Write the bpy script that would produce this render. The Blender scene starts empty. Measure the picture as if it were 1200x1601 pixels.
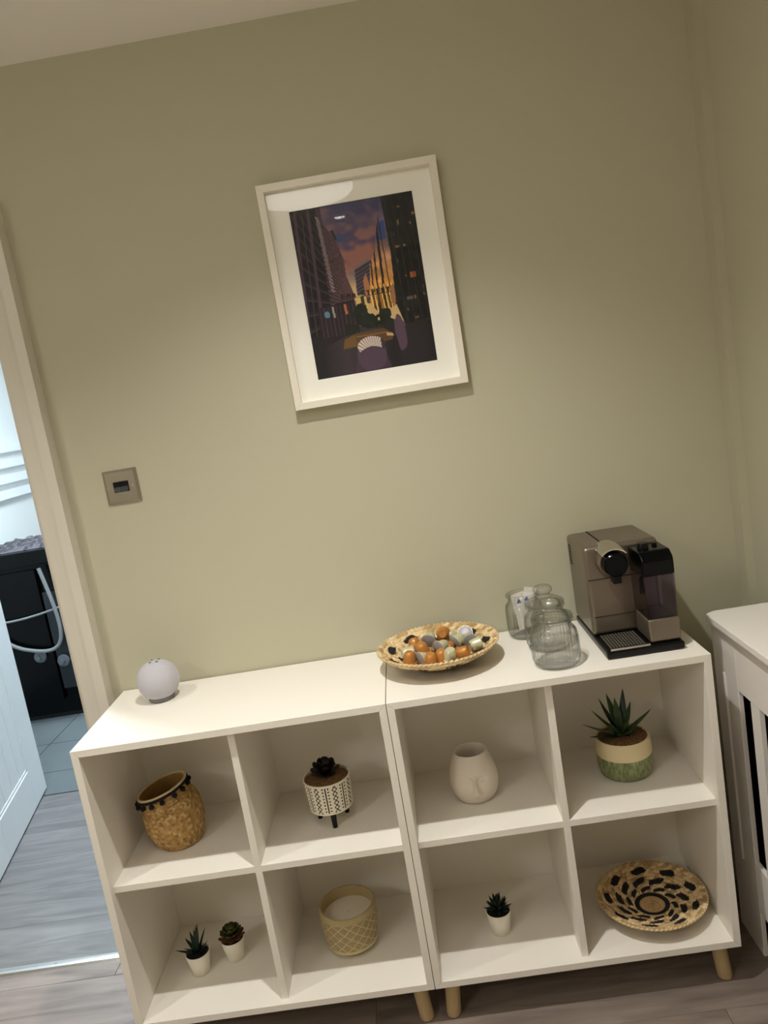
import bpy, bmesh, math, random
import numpy as np
from mathutils import Vector, Matrix
from math import sin, cos, pi, radians

SC = bpy.context.scene
COL = SC.collection
RND = random.Random(7)

# ------------------------------------------------------------------ camera
cam_d = bpy.data.cameras.new('camera')
cam = bpy.data.objects.new('camera', cam_d)
COL.objects.link(cam)
cam_d.sensor_fit = 'VERTICAL'
cam_d.sensor_height = 24.0
cam_d.lens = 24.0 * 1219.09 / 1601.0
cam_d.clip_start = 0.02
RC = [[0.98649828, 0.00925464, -0.16350994], [-0.16004321, -0.15734801, -0.97448847], [-0.0347465, 0.98749985, -0.1537424]]
CAM_POS = (0.82211, -1.94526, 1.46193)
m = Matrix.Identity(4)
for i in range(3):
    m[i][0] = RC[0][i]; m[i][1] = -RC[1][i]; m[i][2] = -RC[2][i]; m[i][3] = CAM_POS[i]
cam.matrix_world = m
SC.camera = cam

# ------------------------------------------------------------------ world, lamps, exposure
world = bpy.data.worlds.new('world')
SC.world = world
world.use_nodes = True
world.node_tree.nodes['Background'].inputs[0].default_value = (0.8, 0.9, 1.0, 1)
world.node_tree.nodes['Background'].inputs[1].default_value = 0.02
CEIL = 2.34
DOWNLIGHTS = [(0.705, -0.76), (-0.45, -0.76), (0.705, -2.16), (-0.45, -2.16)]  # rear right one shows as a reflection; rear left one is added
LAMP_POWER = [84, 40, 470, 470]  # unseen rear pair driven hard so floor bounce brightens the room
LAMP_CONE = [116, 110, 66, 66]
ADDED_LAMPS = [(0.60, -1.38, 0.20, 9.0, 'added flush round opal lamp on the taupe room ceiling behind the first downlight'), (-0.95, -2.6, 0.24, 30.0, 'added flush round opal lamp near the far corner of the taupe room ceiling')]  # both opal lamps are unseen, added to raise the overall brightness
WARM = (1.0, 0.985, 0.93)
COOL = (0.76, 0.89, 1.0)
for (lx, ly), pw, cone in zip(DOWNLIGHTS, LAMP_POWER, LAMP_CONE):
    ld = bpy.data.lights.new('downlight_beam', 'SPOT')
    ld.energy = pw; ld.color = WARM; ld.spot_size = radians(cone); ld.spot_blend = 1.0; ld.shadow_soft_size = 0.022
    lo = bpy.data.objects.new('downlight_beam', ld); COL.objects.link(lo)
    lo.location = (lx, ly, CEIL - 0.012)
for (lx, ly, pw, sz) in [(-0.75, 0.62, 27, 0.25), (-0.9, 2.0, 54, 0.5)]:  # unseen lamps added to give hall and kitchen their cool light
    ld = bpy.data.lights.new('added_panel_light', 'AREA')
    ld.energy = pw; ld.color = COOL; ld.shape = 'DISK'; ld.size = sz
    lo = bpy.data.objects.new('added_panel_light', ld); COL.objects.link(lo)
    lo.location = (lx, ly, CEIL - 0.045)
vs = SC.view_settings
vs.view_transform = 'Standard'; vs.look = 'None'; vs.gamma = 1.0; vs.use_curve_mapping = False
vs.exposure = -0.13
try:
    SC.cycles.max_bounces = 16; SC.cycles.diffuse_bounces = 6
    SC.cycles.transmission_bounces = 12; SC.cycles.transparent_max_bounces = 64
    SC.cycles.sample_clamp_indirect = 4.0
except Exception:
    pass

# ------------------------------------------------------------------ helpers
def lin(c):
    return tuple(((v / 255) / 12.92 if v / 255 <= 0.04045 else ((v / 255 + 0.055) / 1.055) ** 2.4) for v in c)

MATS = {}
def mat(name, rgb, rough=0.5, metal=0.0, bump=0.0, bscale=200.0, vary=0.0, vscale=20.0, spec=0.5, trans=0.0, ior=1.45, coat=0.0, stretch=None, attr=None, sheen=0.0):
    """principled material; rgb is sRGB 0-255; vary = noise colour variation; attr = colour attribute name"""
    if name in MATS:
        return MATS[name]
    M = bpy.data.materials.new(name); M.use_nodes = True
    nt = M.node_tree; b = nt.nodes['Principled BSDF']
    L = lin(rgb)
    b.inputs['Base Color'].default_value = (*L, 1)
    b.inputs['Roughness'].default_value = rough
    b.inputs['Metallic'].default_value = metal
    b.inputs['Specular IOR Level'].default_value = spec
    b.inputs['Transmission Weight'].default_value = trans
    b.inputs['IOR'].default_value = ior
    b.inputs['Coat Weight'].default_value = coat
    b.inputs['Sheen Weight'].default_value = sheen
    tc = nt.nodes.new('ShaderNodeTexCoord'); src = tc.outputs['Object']
    if stretch:
        mp = nt.nodes.new('ShaderNodeMapping'); mp.inputs['Scale'].default_value = stretch
        nt.links.new(src, mp.inputs['Vector']); src = mp.outputs['Vector']
    colsock = None
    if attr:
        a = nt.nodes.new('ShaderNodeVertexColor'); a.layer_name = attr; colsock = a.outputs['Color']
    if vary:
        n = nt.nodes.new('ShaderNodeTexNoise'); n.inputs['Scale'].default_value = vscale; n.inputs['Detail'].default_value = 5
        nt.links.new(src, n.inputs['Vector'])
        mr = nt.nodes.new('ShaderNodeMapRange'); mr.inputs[1].default_value = 0.3; mr.inputs[2].default_value = 0.7
        mr.inputs[3].default_value = 1 - vary; mr.inputs[4].default_value = 1 + vary
        nt.links.new(n.outputs['Fac'], mr.inputs[0])
        mx = nt.nodes.new('ShaderNodeVectorMath'); mx.operation = 'SCALE'
        if colsock: nt.links.new(colsock, mx.inputs[0])
        else: mx.inputs[0].default_value = L
        nt.links.new(mr.outputs[0], mx.inputs['Scale']); colsock = mx.outputs[0]
    if colsock:
        nt.links.new(colsock, b.inputs['Base Color'])
    if bump:
        n = nt.nodes.new('ShaderNodeTexNoise'); n.inputs['Scale'].default_value = bscale; n.inputs['Detail'].default_value = 4
        nt.links.new(src, n.inputs['Vector'])
        bp = nt.nodes.new('ShaderNodeBump'); bp.inputs['Strength'].default_value = bump; bp.inputs['Distance'].default_value = 0.002
        nt.links.new(n.outputs['Fac'], bp.inputs['Height']); nt.links.new(bp.outputs[0], b.inputs['Normal'])
    MATS[name] = M
    return M

def schlick(nt, f0):
    """reflectance of a thin pane: f0 + (1-f0)(1-cos)^5, the same on both faces"""
    lw = nt.nodes.new('ShaderNodeLayerWeight'); lw.inputs['Blend'].default_value = 0.5
    p5 = nt.nodes.new('ShaderNodeMath'); p5.operation = 'POWER'; p5.inputs[1].default_value = 5.0
    ma = nt.nodes.new('ShaderNodeMath'); ma.operation = 'MULTIPLY_ADD'; ma.inputs[1].default_value = 1 - f0; ma.inputs[2].default_value = f0
    nt.links.new(lw.outputs['Facing'], p5.inputs[0]); nt.links.new(p5.outputs[0], ma.inputs[0])
    return lw.outputs['Facing'], ma.outputs[0]

def thin_glass(name, c0=(255, 255, 255), c1=(255, 255, 255), f0=0.014, rough=0.02):
    """clear thin-walled glass: see-through, slightly tinted where seen edge-on, fresnel gloss"""
    if name in MATS: return MATS[name]
    M = bpy.data.materials.new(name); M.use_nodes = True; nt = M.node_tree
    nt.nodes.remove(nt.nodes['Principled BSDF']); out = nt.nodes['Material Output']
    fac, refl = schlick(nt, f0)
    p2 = nt.nodes.new('ShaderNodeMath'); p2.operation = 'POWER'; p2.inputs[1].default_value = 2.2; nt.links.new(fac, p2.inputs[0])
    mc = nt.nodes.new('ShaderNodeMix'); mc.data_type = 'RGBA'
    mc.inputs[6].default_value = (*lin(c0), 1); mc.inputs[7].default_value = (*lin(c1), 1)
    nt.links.new(p2.outputs[0], mc.inputs[0])
    t = nt.nodes.new('ShaderNodeBsdfTransparent'); nt.links.new(mc.outputs[2], t.inputs[0])
    g = nt.nodes.new('ShaderNodeBsdfGlossy'); g.inputs['Roughness'].default_value = rough
    mx = nt.nodes.new('ShaderNodeMixShader')
    nt.links.new(refl, mx.inputs[0]); nt.links.new(t.outputs[0], mx.inputs[1]); nt.links.new(g.outputs[0], mx.inputs[2])
    nt.links.new(mx.outputs[0], out.inputs[0]); MATS[name] = M
    return M

def emis(name, rgb, strength):
    M = bpy.data.materials.new(name); M.use_nodes = True
    b = M.node_tree.nodes['Principled BSDF']
    b.inputs['Base Color'].default_value = (*rgb, 1); b.inputs['Emission Color'].default_value = (*rgb, 1); b.inputs['Emission Strength'].default_value = strength
    return M

def wood_mat(name, c1, c2, c3, rough=0.45):
    """greyish laminate: streaky grain along x, per-plank tone from Object Info random"""
    M = bpy.data.materials.new(name); M.use_nodes = True; nt = M.node_tree; b = nt.nodes['Principled BSDF']
    b.inputs['Roughness'].default_value = rough
    tc = nt.nodes.new('ShaderNodeTexCoord'); oi = nt.nodes.new('ShaderNodeObjectInfo')
    off = nt.nodes.new('ShaderNodeVectorMath'); off.operation = 'MULTIPLY_ADD'
    cmb = nt.nodes.new('ShaderNodeCombineXYZ')
    ml = nt.nodes.new('ShaderNodeMath'); ml.operation = 'MULTIPLY'; ml.inputs[1].default_value = 37.0
    nt.links.new(oi.outputs['Random'], ml.inputs[0])
    for k in range(3): nt.links.new(ml.outputs[0], cmb.inputs[k])
    off.inputs[1].default_value = (1.3, 9.0, 1.0)
    nt.links.new(tc.outputs['Object'], off.inputs[0]); nt.links.new(cmb.outputs[0], off.inputs[2])
    n1 = nt.nodes.new('ShaderNodeTexNoise'); n1.inputs['Scale'].default_value = 2.2; n1.inputs['Detail'].default_value = 7; n1.inputs['Distortion'].default_value = 1.2
    nt.links.new(off.outputs[0], n1.inputs['Vector'])
    r = nt.nodes.new('ShaderNodeValToRGB')
    e = r.color_ramp.elements
    e[0].position = 0.22; e[0].color = (*lin(c1), 1); e[1].position = 0.82; e[1].color = (*lin(c3), 1)
    x = e.new(0.5); x.color = (*lin(c2), 1)
    nt.links.new(n1.outputs['Fac'], r.inputs[0])
    mr = nt.nodes.new('ShaderNodeMapRange'); mr.inputs[3].default_value = 0.92; mr.inputs[4].default_value = 1.07
    nt.links.new(oi.outputs['Random'], mr.inputs[0])
    sc = nt.nodes.new('ShaderNodeVectorMath'); sc.operation = 'SCALE'
    nt.links.new(r.outputs[0], sc.inputs[0]); nt.links.new(mr.outputs[0], sc.inputs['Scale']); nt.links.new(sc.outputs[0], b.inputs['Base Color'])
    bp = nt.nodes.new('ShaderNodeBump'); bp.inputs['Strength'].default_value = 0.15; bp.inputs['Distance'].default_value = 0.002
    nt.links.new(n1.outputs['Fac'], bp.inputs['Height']); nt.links.new(bp.outputs[0], b.inputs['Normal'])
    return M

class MB:
    """collects geometry for one mesh"""
    def __init__(s): s.v = []; s.f = []; s.c = None
    def add(s, vs, fs):
        o = len(s.v); s.v += [tuple(x) for x in vs]; s.f += [tuple(i + o for i in f) for f in fs]; return s
    def box(s, x0, x1, y0, y1, z0, z1):
        return s.add([(x0,y0,z0),(x1,y0,z0),(x1,y1,z0),(x0,y1,z0),(x0,y0,z1),(x1,y0,z1),(x1,y1,z1),(x0,y1,z1)],
                     [(0,3,2,1),(4,5,6,7),(0,1,5,4),(1,2,6,5),(2,3,7,6),(3,0,4,7)])
    def prism(s, poly, axis, a, b):
        """extrude 2D polygon along axis (0,1,2) from a to b; poly in the two other axes in order"""
        n = len(poly)
        def P(q, t):
            w = list(q); w.insert(axis, t); return tuple(w)
        vs = [P(q, a) for q in poly] + [P(q, b) for q in poly]
        fs = [tuple(range(n))[::-1], tuple(range(n, 2 * n))] + [(i, (i + 1) % n, n + (i + 1) % n, n + i) for i in range(n)]
        return s.add(vs, fs)
    def rings(s, rings, cap0=True, cap1=True, closed=True):
        n = len(rings[0]); o = len(s.v)
        for r in rings: s.v += [tuple(q) for q in r]
        for i in range(len(rings) - 1):
            for k in range(n if closed else n - 1):
                k2 = (k + 1) % n
                s.f.append((o + i*n + k, o + i*n + k2, o + (i+1)*n + k2, o + (i+1)*n + k))
        if cap0: s.f.append(tuple(o + k for k in range(n))[::-1])
        if cap1: s.f.append(tuple(o + (len(rings)-1)*n + k for k in range(n)))
        return s
    def lathe(s, prof, n=48, c=(0,0,0), cap0=True, cap1=True, fn=None):
        """prof: list of (r,z); fn(theta, r, z)->(r, z) for modulation"""
        rr = []
        for (r, z) in prof:
            ring = []
            for k in range(n):
                t = 2 * pi * k / n
                r2, z2 = fn(t, r, z) if fn else (r, z)
                ring.append((c[0] + r2 * cos(t), c[1] + r2 * sin(t), c[2] + z2))
            rr.append(ring)
        return s.rings(rr, cap0, cap1)
    def tube(s, pts, r, n=10, caps=True):
        pts = [Vector(p) for p in pts]; rings = []
        prev = None
        for i, p in enumerate(pts):
            d = (pts[min(i+1, len(pts)-1)] - pts[max(i-1, 0)]).normalized()
            if prev is None:
                a = Vector((0,0,1)) if abs(d.z) < 0.9 else Vector((1,0,0))
                u = d.cross(a).normalized()
            else:
                u = (prev - d * prev.dot(d)).normalized()
            prev = u; w = d.cross(u)
            rad = r[i] if isinstance(r, (list, tuple)) else r
            rings.append([p + (u * cos(2*pi*k/n) + w * sin(2*pi*k/n)) * rad for k in range(n)])
        return s.rings(rings, caps, caps)
    def sphere(s, c, r, n=16, m=10, sz=1.0):
        prof = [(r * sin(pi * i / m), -r * sz * cos(pi * i / m)) for i in range(1, m)]
        return s.lathe(prof, n, c)
    def xf(s, M):
        s.v = [tuple(M @ Vector(q)) for q in s.v]; return s
    def build(s, name, material, parent=None, smooth=None, loc=None, recalc=True):
        me = bpy.data.meshes.new(name); me.from_pydata(s.v, [], s.f); me.update()
        if recalc:
            bm = bmesh.new(); bm.from_mesh(me); bmesh.ops.recalc_face_normals(bm, faces=bm.faces); bm.to_mesh(me); bm.free()
        if smooth is not None:
            me.polygons.foreach_set('use_smooth', [True] * len(me.polygons)); me.set_sharp_from_angle(angle=radians(smooth))
        if s.c is not None:
            a = me.color_attributes.new('col', 'FLOAT_COLOR', 'POINT')
            a.data.foreach_set('color', np.asarray(s.c, dtype=np.float32).ravel())
        me.materials.append(material)
        o = bpy.data.objects.new(name, me); COL.objects.link(o)
        if loc: o.location = loc
        if parent: o.parent = parent
        return o

def bev(o, w=0.001, seg=2):
    """bevel baked into the mesh"""
    bm = bmesh.new(); bm.from_mesh(o.data)
    ed = [e for e in bm.edges if len(e.link_faces) == 2 and e.calc_face_angle(0) > radians(30)]
    res = bmesh.ops.bevel(bm, geom=ed, offset=w, segments=seg, affect='EDGES', profile=0.5, clamp_overlap=True)
    for f in bm.faces: f.smooth = False
    if seg > 2:
        for f in res['faces']: f.smooth = True
    bm.to_mesh(o.data); bm.free()
    return o

def tag(o, label=None, cat=None, group=None, kind=None):
    if label: o['label'] = label
    if cat: o['category'] = cat
    if group: o['group'] = group
    if kind: o['kind'] = kind
    return o
def thing(name, label, cat, loc=(0,0,0), rz=0, group=None):
    o = bpy.data.objects.new(name, None); COL.objects.link(o); o.empty_display_size = 0.05
    o.location = loc; o.rotation_euler = (0, 0, rz)
    return tag(o, label, cat, group)
def struct(mb, name, m, **k):
    return tag(mb.build(name, m, **k), kind='structure')
def part(mb, name, m, parent, smooth=None, label=None):
    o = mb.build(name, m, parent, smooth)
    if label: o['label'] = label
    return o

# ------------------------------------------------------------------ materials
M_WALL = mat('warm_taupe_paint', (187, 183, 160), 0.85, bump=0.06, bscale=350)
M_WALLR = M_WALL
M_CEIL = mat('white_ceiling_paint', (246, 242, 236), 0.9, bump=0.04, bscale=300)
M_HALLW = mat('hall_white_paint', (236, 238, 236), 0.85, bump=0.04, bscale=300)
M_GLOSSW = mat('satin_white_woodwork', (214, 208, 196), 0.4)
M_DOORW = mat('white_door_paint', (240, 243, 246), 0.4)
M_WHITE = mat('white_foil_board', (236, 231, 222), 0.42)
M_RADW = mat('white_mdf_paint', (234, 229, 224), 0.5)
M_BLACK = mat('black_plastic', (8, 8, 9), 0.3, spec=0.3)
M_BLACKM = mat('matte_black', (10, 10, 10), 0.8)
M_GLOSSB = mat('glossy_black_panel', (4, 5, 6), 0.2, spec=0.18)
M_GREYHOSE = mat('grey_ribbed_hose', (128, 132, 132), 0.5)
M_BIRCH = mat('pale_birch_wood', (190, 166, 126), 0.5, vary=0.08, vscale=14, stretch=(1, 1, 0.15), bump=0.05, bscale=80)
M_LAM = wood_mat('grey_brown_laminate', (98, 86, 79), (132, 118, 109), (158, 144, 134))
M_LAMH = wood_mat('grey_hall_laminate', (90, 88, 88), (116, 114, 114), (138, 136, 135))
M_SUB = mat('dark_subfloor', (40, 36, 32), 0.9)
M_TILE = mat('pale_grey_tile', (104, 111, 113), 0.35, vary=0.07, vscale=5)
M_GROUT = mat('dark_grout', (58, 62, 62), 0.9)
M_ALU = mat('brushed_aluminium', (205, 205, 203), 0.3, metal=1.0, bump=0.05, bscale=60, stretch=(1, 30, 30))
M_CHROME = mat('chrome', (205, 200, 192), 0.13, metal=1.0)
M_BRUSHED = mat('brushed_steel_plate', (176, 169, 160), 0.3, metal=1.0, bump=0.04, bscale=90, stretch=(1, 1, 30))
M_SILVER = mat('champagne_silver_plastic', (132, 121, 108), 0.34, metal=0.75, bump=0.02, bscale=400)
M_SMOKE = thin_glass('smoked_clear_plastic', (232, 224, 234), (150, 138, 150), 0.03, 0.08)
M_GLASS = thin_glass('clear_glass', (255, 255, 255), (188, 194, 190), 0.06, 0.05)
M_SOIL = mat('brown_gravel', (112, 80, 48), 0.9, vary=0.75, vscale=260, bump=0.8, bscale=400)
M_PEAT = mat('dark_soil', (16, 14, 12), 0.9, bump=0.6, bscale=400)
M_PWHITE = mat('white_ceramic', (232, 226, 212), 0.35)
M_FACE = mat('matte_white_ceramic', (222, 212, 198), 0.6, bump=0.02, bscale=200)
M_VCOL = mat('printed_colour', (255, 255, 255), 0.6, attr='col')
M_WEAVE = mat('woven_seagrass', (255, 255, 255), 0.75, attr='col', vary=0.16, vscale=160, bump=0.4, bscale=300)
M_PRINT = mat('photo_print', (255, 255, 255), 0.45, attr='col', spec=0.3)

# ------------------------------------------------------------------ setting: room
WY = 0.004                    # face of the back wall
XR = 1.643                    # right wall face
XL, YF = -1.75, -3.3          # left and front wall faces
DX0, DX1, DZ = -0.875, -0.097, 1.975   # door opening of the back wall
YH = 0.15                     # hall side of the back wall
YK0, YK1 = 1.155, 1.255       # wall between hall and kitchen
HX0, HX1 = -2.3, 0.9          # hall extents
KX0, KX1, KY = -1.7, 0.9, 4.0 # kitchen extents

w = MB()
w.box(DX1, XR + 0.12, WY, YH, -0.02, CEIL + 0.02)
w.box(XL - 0.12, DX0, WY, YH, -0.02, CEIL + 0.02)
w.box(DX0, DX1, WY, YH, DZ, CEIL + 0.02)
struct(w, 'wall_back', M_WALL)
w = MB().box(XR, XR + 0.12, YF, WY, -0.02, CEIL + 0.02)
wr = struct(w, 'wall_right', M_WALL)
part(MB().box(1.6205, XR + 0.001, -0.045, WY + 0.001, 0, CEIL), 'pipe_boxing', M_WALL, wr)
struct(MB().box(XL - 0.12, XL, YF, WY, -0.02, CEIL + 0.02), 'wall_left', M_WALL)
struct(MB().box(XL - 0.12, XR + 0.12, YF - 0.12, YF, -0.02, CEIL + 0.02), 'wall_front', M_WALL)
struct(MB().box(XL - 0.12, XR + 0.12, YF - 0.12, YH, CEIL, CEIL + 0.08), 'ceiling', M_CEIL)

def planks(parent, x0, x1, y0, y1, wd, ln, m, seed, ztop=0.0, joints=None, th=0.008, gap=0.0004):
    rnd = random.Random(seed); y = y0; row = 0
    while y < y1 - 0.002:
        ye = min(y + wd, y1); x = (x0 - rnd.uniform(0.1, 0.9) * ln) if joints is None else joints[row % len(joints)] - 2 * ln
        while x < x1 - 0.002:
            xa, xb = max(x, x0), min(x + ln, x1)
            if xb - xa > 0.01:
                cx, cy = (xa + xb) / 2, (y + ye) / 2
                hx, hy = (xb - xa) / 2 - gap, (ye - y) / 2 - gap
                b = 0.0009
                mb = MB().rings([[(sx * hx, sy * hy, -th) for sx, sy in ((-1,-1),(1,-1),(1,1),(-1,1))],
                                 [(sx * hx, sy * hy, -b * 0.6) for sx, sy in ((-1,-1),(1,-1),(1,1),(-1,1))],
                                 [(sx * (hx - b), sy * (hy - b), 0) for sx, sy in ((-1,-1),(1,-1),(1,1),(-1,1))]])
                o = mb.build('plank', m, parent, recalc=False); o.location = (cx, cy, ztop)
            x += ln
        y = ye; row += 1

fl = struct(MB().box(XL - 0.12, XR + 0.12, YF - 0.12, 0.058, -0.06, -0.008), 'floor', M_SUB)
planks(fl, XL, XR, YF, 0.046, 0.193, 1.29, M_LAM, 3)
flh = struct(MB().box(HX0 - 0.1, HX1 + 0.1, 0.058, YK0 - 0.002, -0.06, -0.008), 'floor_hall', M_SUB)
planks(flh, HX0, HX1, 0.07, YK0 - 0.006, 0.193, 1.29, M_LAMH, 5, joints=(-1.22, -0.02, -0.98, -1.12, -0.1, -1.3))
flk = struct(MB().box(KX0 - 0.1, KX1 + 0.1, YK0 - 0.002, KY + 0.1, -0.06, -0.004), 'floor_kitchen', M_GROUT)
TW, TL = 0.337, 0.6
ty = 1.382 - TW
while ty < KY:
    y0 = max(ty, YK0); y1 = min(ty + TW, KY); tx = -1.15 - TL
    while tx < KX1:
        x0, x1 = max(tx, KX0), min(tx + TL, KX1)
        if x1 - x0 > 0.02 and y1 - y0 > 0.02:
            t = MB().box(x0 + 0.002, x1 - 0.002, y0 + 0.002, y1 - 0.002, -0.008, 0.0).build('tile', M_TILE, flk)
        tx += TL
    ty += TW

# architrave and lining of the door opening
prof = [(-0.031, WY), (-0.031, -0.036), (-0.056, -0.036), (-0.066, -0.0335), (-0.080, -0.0315), (DX1, -0.030), (DX1, WY)]
a1 = MB().prism(prof, 2, 0, DZ + 0.068)
a1.prism([(2 * DX1 - 0.006 - x if False else (DX0 + DX1) - x, y) for x, y in prof], 2, 0, DZ + 0.068)
a1.prism([(y, z) for y, z in [(WY, DZ), (-0.030, DZ), (-0.0315, DZ + 0.017), (-0.036, DZ + 0.041), (-0.036, DZ + 0.066), (WY, DZ + 0.066)]], 0, DX0 - 0.001, DX1 + 0.001)
struct(a1, 'trim_1', M_GLOSSW)
a2 = MB()
a2.box(DX1 - 0.018, DX1, -0.004, YH + 0.004, 0, DZ); a2.box(DX0, DX0 + 0.018, -0.004, YH + 0.004, 0, DZ); a2.box(DX0 + 0.018, DX1 - 0.018, -0.004, YH + 0.004, DZ - 0.018, DZ)
struct(a2, 'trim_2', M_GLOSSW)
# metal threshold strip
thr = MB().prism([(0.040, 0.0), (0.046, 0.0045), (0.054, 0.0055), (0.057, 0.0042), (0.060, 0.0055), (0.069, 0.0048), (0.076, 0.0)], 0, DX0 + 0.018, DX1 - 0.018)
to = struct(thr, 'trim_3', M_ALU)
for k in range(4):
    part(MB().lathe([(0.0032, 0), (0.0028, 0.0012)], 12, (DX0 + 0.1 + 0.19 * k, 0.0575, 0.0046)), 'screw', M_BRUSHED, to)

# hall and kitchen shells
h = MB().box(DX1 + 0.0, HX1, YH, YH + 0.012, -0.02, CEIL)
h.box(HX0, DX0, YH, YH + 0.012, -0.02, CEIL); h.box(DX0, DX1, YH, YH + 0.012, DZ, CEIL)
struct(h, 'wall_hall_front', M_HALLW)
struct(MB().box(HX0 - 0.1, HX0, YH, YK1, -0.02, CEIL), 'wall_hall_left', M_HALLW)
struct(MB().box(HX1, HX1 + 0.1, YH, KY, -0.02, CEIL), 'wall_hall_right', M_HALLW)
kd0, kd1 = -1.05, -0.16
h = MB().box(HX0, kd0, YK0, YK1, -0.02, CEIL).box(kd1, HX1, YK0, YK1, -0.02, CEIL).box(kd0, kd1, YK0, YK1, 2.0, CEIL)
struct(h, 'wall_hall_back', M_HALLW)
struct(MB().box(KX0 - 0.1, KX0, YK1, KY, -0.02, CEIL), 'wall_kitchen_left', M_HALLW)
struct(MB().box(KX0 - 0.1, KX1 + 0.1, KY, KY + 0.1, -0.02, CEIL), 'wall_kitchen_back', M_HALLW)
struct(MB().box(HX0 - 0.1, HX1 + 0.1, YH, KY + 0.1, CEIL, CEIL + 0.08), 'ceiling_hall', M_CEIL)

# white boarded door between hall and kitchen
ang = math.atan2(-0.98, 0.2007)
DW, DH = 0.75, 1.98
d = bpy.data.objects.new('door_1', None); COL.objects.link(d); tag(d, kind='structure')
d.location = (-0.942, 1.2188, 0.006); d.rotation_euler = (0, 0, ang)
T = 0.035       # local: x along the leaf from the hinge, y>0 is the visible side (+x of the hall)
def dbox(x0, x1, z0, z1, y0=-T, y1=0.0): return MB().box(x0, x1, y0, y1, z0, z1)
ST = 0.175
bev(part(dbox(0, ST, 0, DH), 'stile', M_DOORW, d), 0.002)
bev(part(dbox(DW - ST, DW, 0, DH), 'stile', M_DOORW, d), 0.002)
bev(part(dbox(ST, DW - ST, 0, 0.16), 'rail', M_DOORW, d), 0.002)
bev(part(dbox(ST, DW - ST, 0.78, 0.96), 'rail', M_DOORW, d), 0.002)
bev(part(dbox(ST, DW - ST, DH - 0.11, DH), 'rail', M_DOORW, d), 0.002)
nb = 4; bw = (DW - 2 * ST) / nb
for z0, z1 in ((0.16, 0.78), (0.96, DH - 0.11)):
    for k in range(nb):
        bev(part(dbox(ST + k * bw + 0.003, ST + (k + 1) * bw - 0.003, z0, z1, -T + 0.008, -0.005), 'board', M_DOORW, d), 0.004)
    part(dbox(ST, DW - ST, z0, z1, -T + 0.010, -0.012), 'core', M_DOORW, d)
    fr = MB()
    for (xa, xb, za, zb) in ((ST, ST + 0.012, z0, z1), (DW - ST - 0.012, DW - ST, z0, z1), (ST, DW - ST, z0, z0 + 0.012), (ST, DW - ST, z1 - 0.012, z1)):
        fr.box(xa, xb, -0.010, -0.003, za, zb)
    part(fr, 'moulding', M_DOORW, d)
hn = MB().tube([(DW - 0.06, 0.0, 0.98), (DW - 0.06, 0.045, 0.98)], 0.010, 12).tube([(DW - 0.06, 0.045, 0.98), (DW - 0.17, 0.045, 0.98)], 0.009, 12)
part(hn, 'handle', M_CHROME, d, 40)

# downlight fittings in the ceiling, added lamps of hall and kitchen
M_LENS = emis('lamp_lens', WARM, 25.0)
for i, (lx, ly) in enumerate(DOWNLIGHTS):
    t = thing('ceiling_downlight', ['recessed white downlight above the framed picture, nearest the corner boxing', 'recessed white downlight near the wall beside the door frame',
              'recessed white downlight in the ceiling, second from the picture wall on the corner side', 'added recessed white downlight in the ceiling, second from the door frame wall'][i], 'downlight', (lx, ly, CEIL), group='recessed ceiling downlights')
    part(MB().lathe([(0.030, -0.002), (0.032, -0.006), (0.042, -0.005), (0.045, 0.0), (0.030, 0.0)], 40, cap0=False, cap1=False), 'bezel', M_PWHITE, t, 40)
    part(MB().lathe([(0.0295, -0.003), (0.0295, -0.0005)], 32), 'lens', M_LENS, t)
for (lx, ly, sz, nm) in [(-0.75, 0.62, 0.25, 'added round white panel lamp on the hall ceiling'), (-0.9, 2.0, 0.5, 'added large round white panel lamp on the kitchen ceiling')]:
    t = thing('ceiling_lamp', nm, 'lamp', (lx, ly, CEIL))
    part(MB().lathe([(sz/2 + 0.02, -0.035), (sz/2 + 0.02, 0.0)], 48), 'housing', M_PWHITE, t, 40)
    part(MB().lathe([(sz/2, -0.0405), (sz/2, -0.0352)], 48), 'diffuser', emis('cool_diffuser', COOL, 6.0), t)

for (lx, ly, pr_, st, nm) in ADDED_LAMPS:
    t = thing('ceiling_lamp', nm, 'lamp', (lx, ly, CEIL), group='added opal ceiling lamps')
    part(MB().lathe([(pr_*0.8, -0.022), (pr_*0.8, 0.0)], 48), 'housing', M_PWHITE, t, 40)
    part(MB().lathe([(0.001, -0.085), (pr_*0.7, -0.082), (pr_*0.92, -0.075), (pr_, -0.06), (pr_, -0.04), (pr_*0.9, -0.0225)], 48), 'opal_shade', emis('warm_opal', WARM, st), t, 60)

# ------------------------------------------------------------------ kitchen: black appliance, hoses, wall rack
t = thing('washing_machine', 'glossy black appliance with grey hoses on the tiled kitchen floor', 'appliance', (-1.25, 2.07, 0))
part(MB().box(-0.3, 0.34, 0.02, 0.58, 0.02, 0.855), 'body', M_GLOSSB, t)
bev(part(MB().box(-0.3, 0.34, 0.0, 0.6, 0.855, 0.935), 'top_panel', M_GLOSSB, t), 0.006)
part(MB().box(-0.27, 0.05, -0.004, 0.018, 0.10, 0.83), 'back_panel', M_GLOSSB, t)
part(MB().box(0.06, 0.31, 0.004, 0.019, 0.16, 0.70), 'cover_plate', mat('charcoal_plate', (26, 32, 38), 0.35), t)
part(MB().box(-0.3, 0.34, 0.02, 0.58, 0.0, 0.02), 'plinth', M_BLACKM, t)
for (px, pz) in ((-0.02, 0.36), (0.1, 0.32)):
    part(MB().lathe([(0.028, 0), (0.034, 0.008), (0.030, 0.02), (0.012, 0.024), (0.012, 0.04)], 24).xf(Matrix.Translation((px, -0.004, pz)) @ Matrix.Rotation(radians(90), 4, 'X')), 'valve', mat('grey_plastic', (96, 102, 106), 0.45), t, 40)
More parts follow.
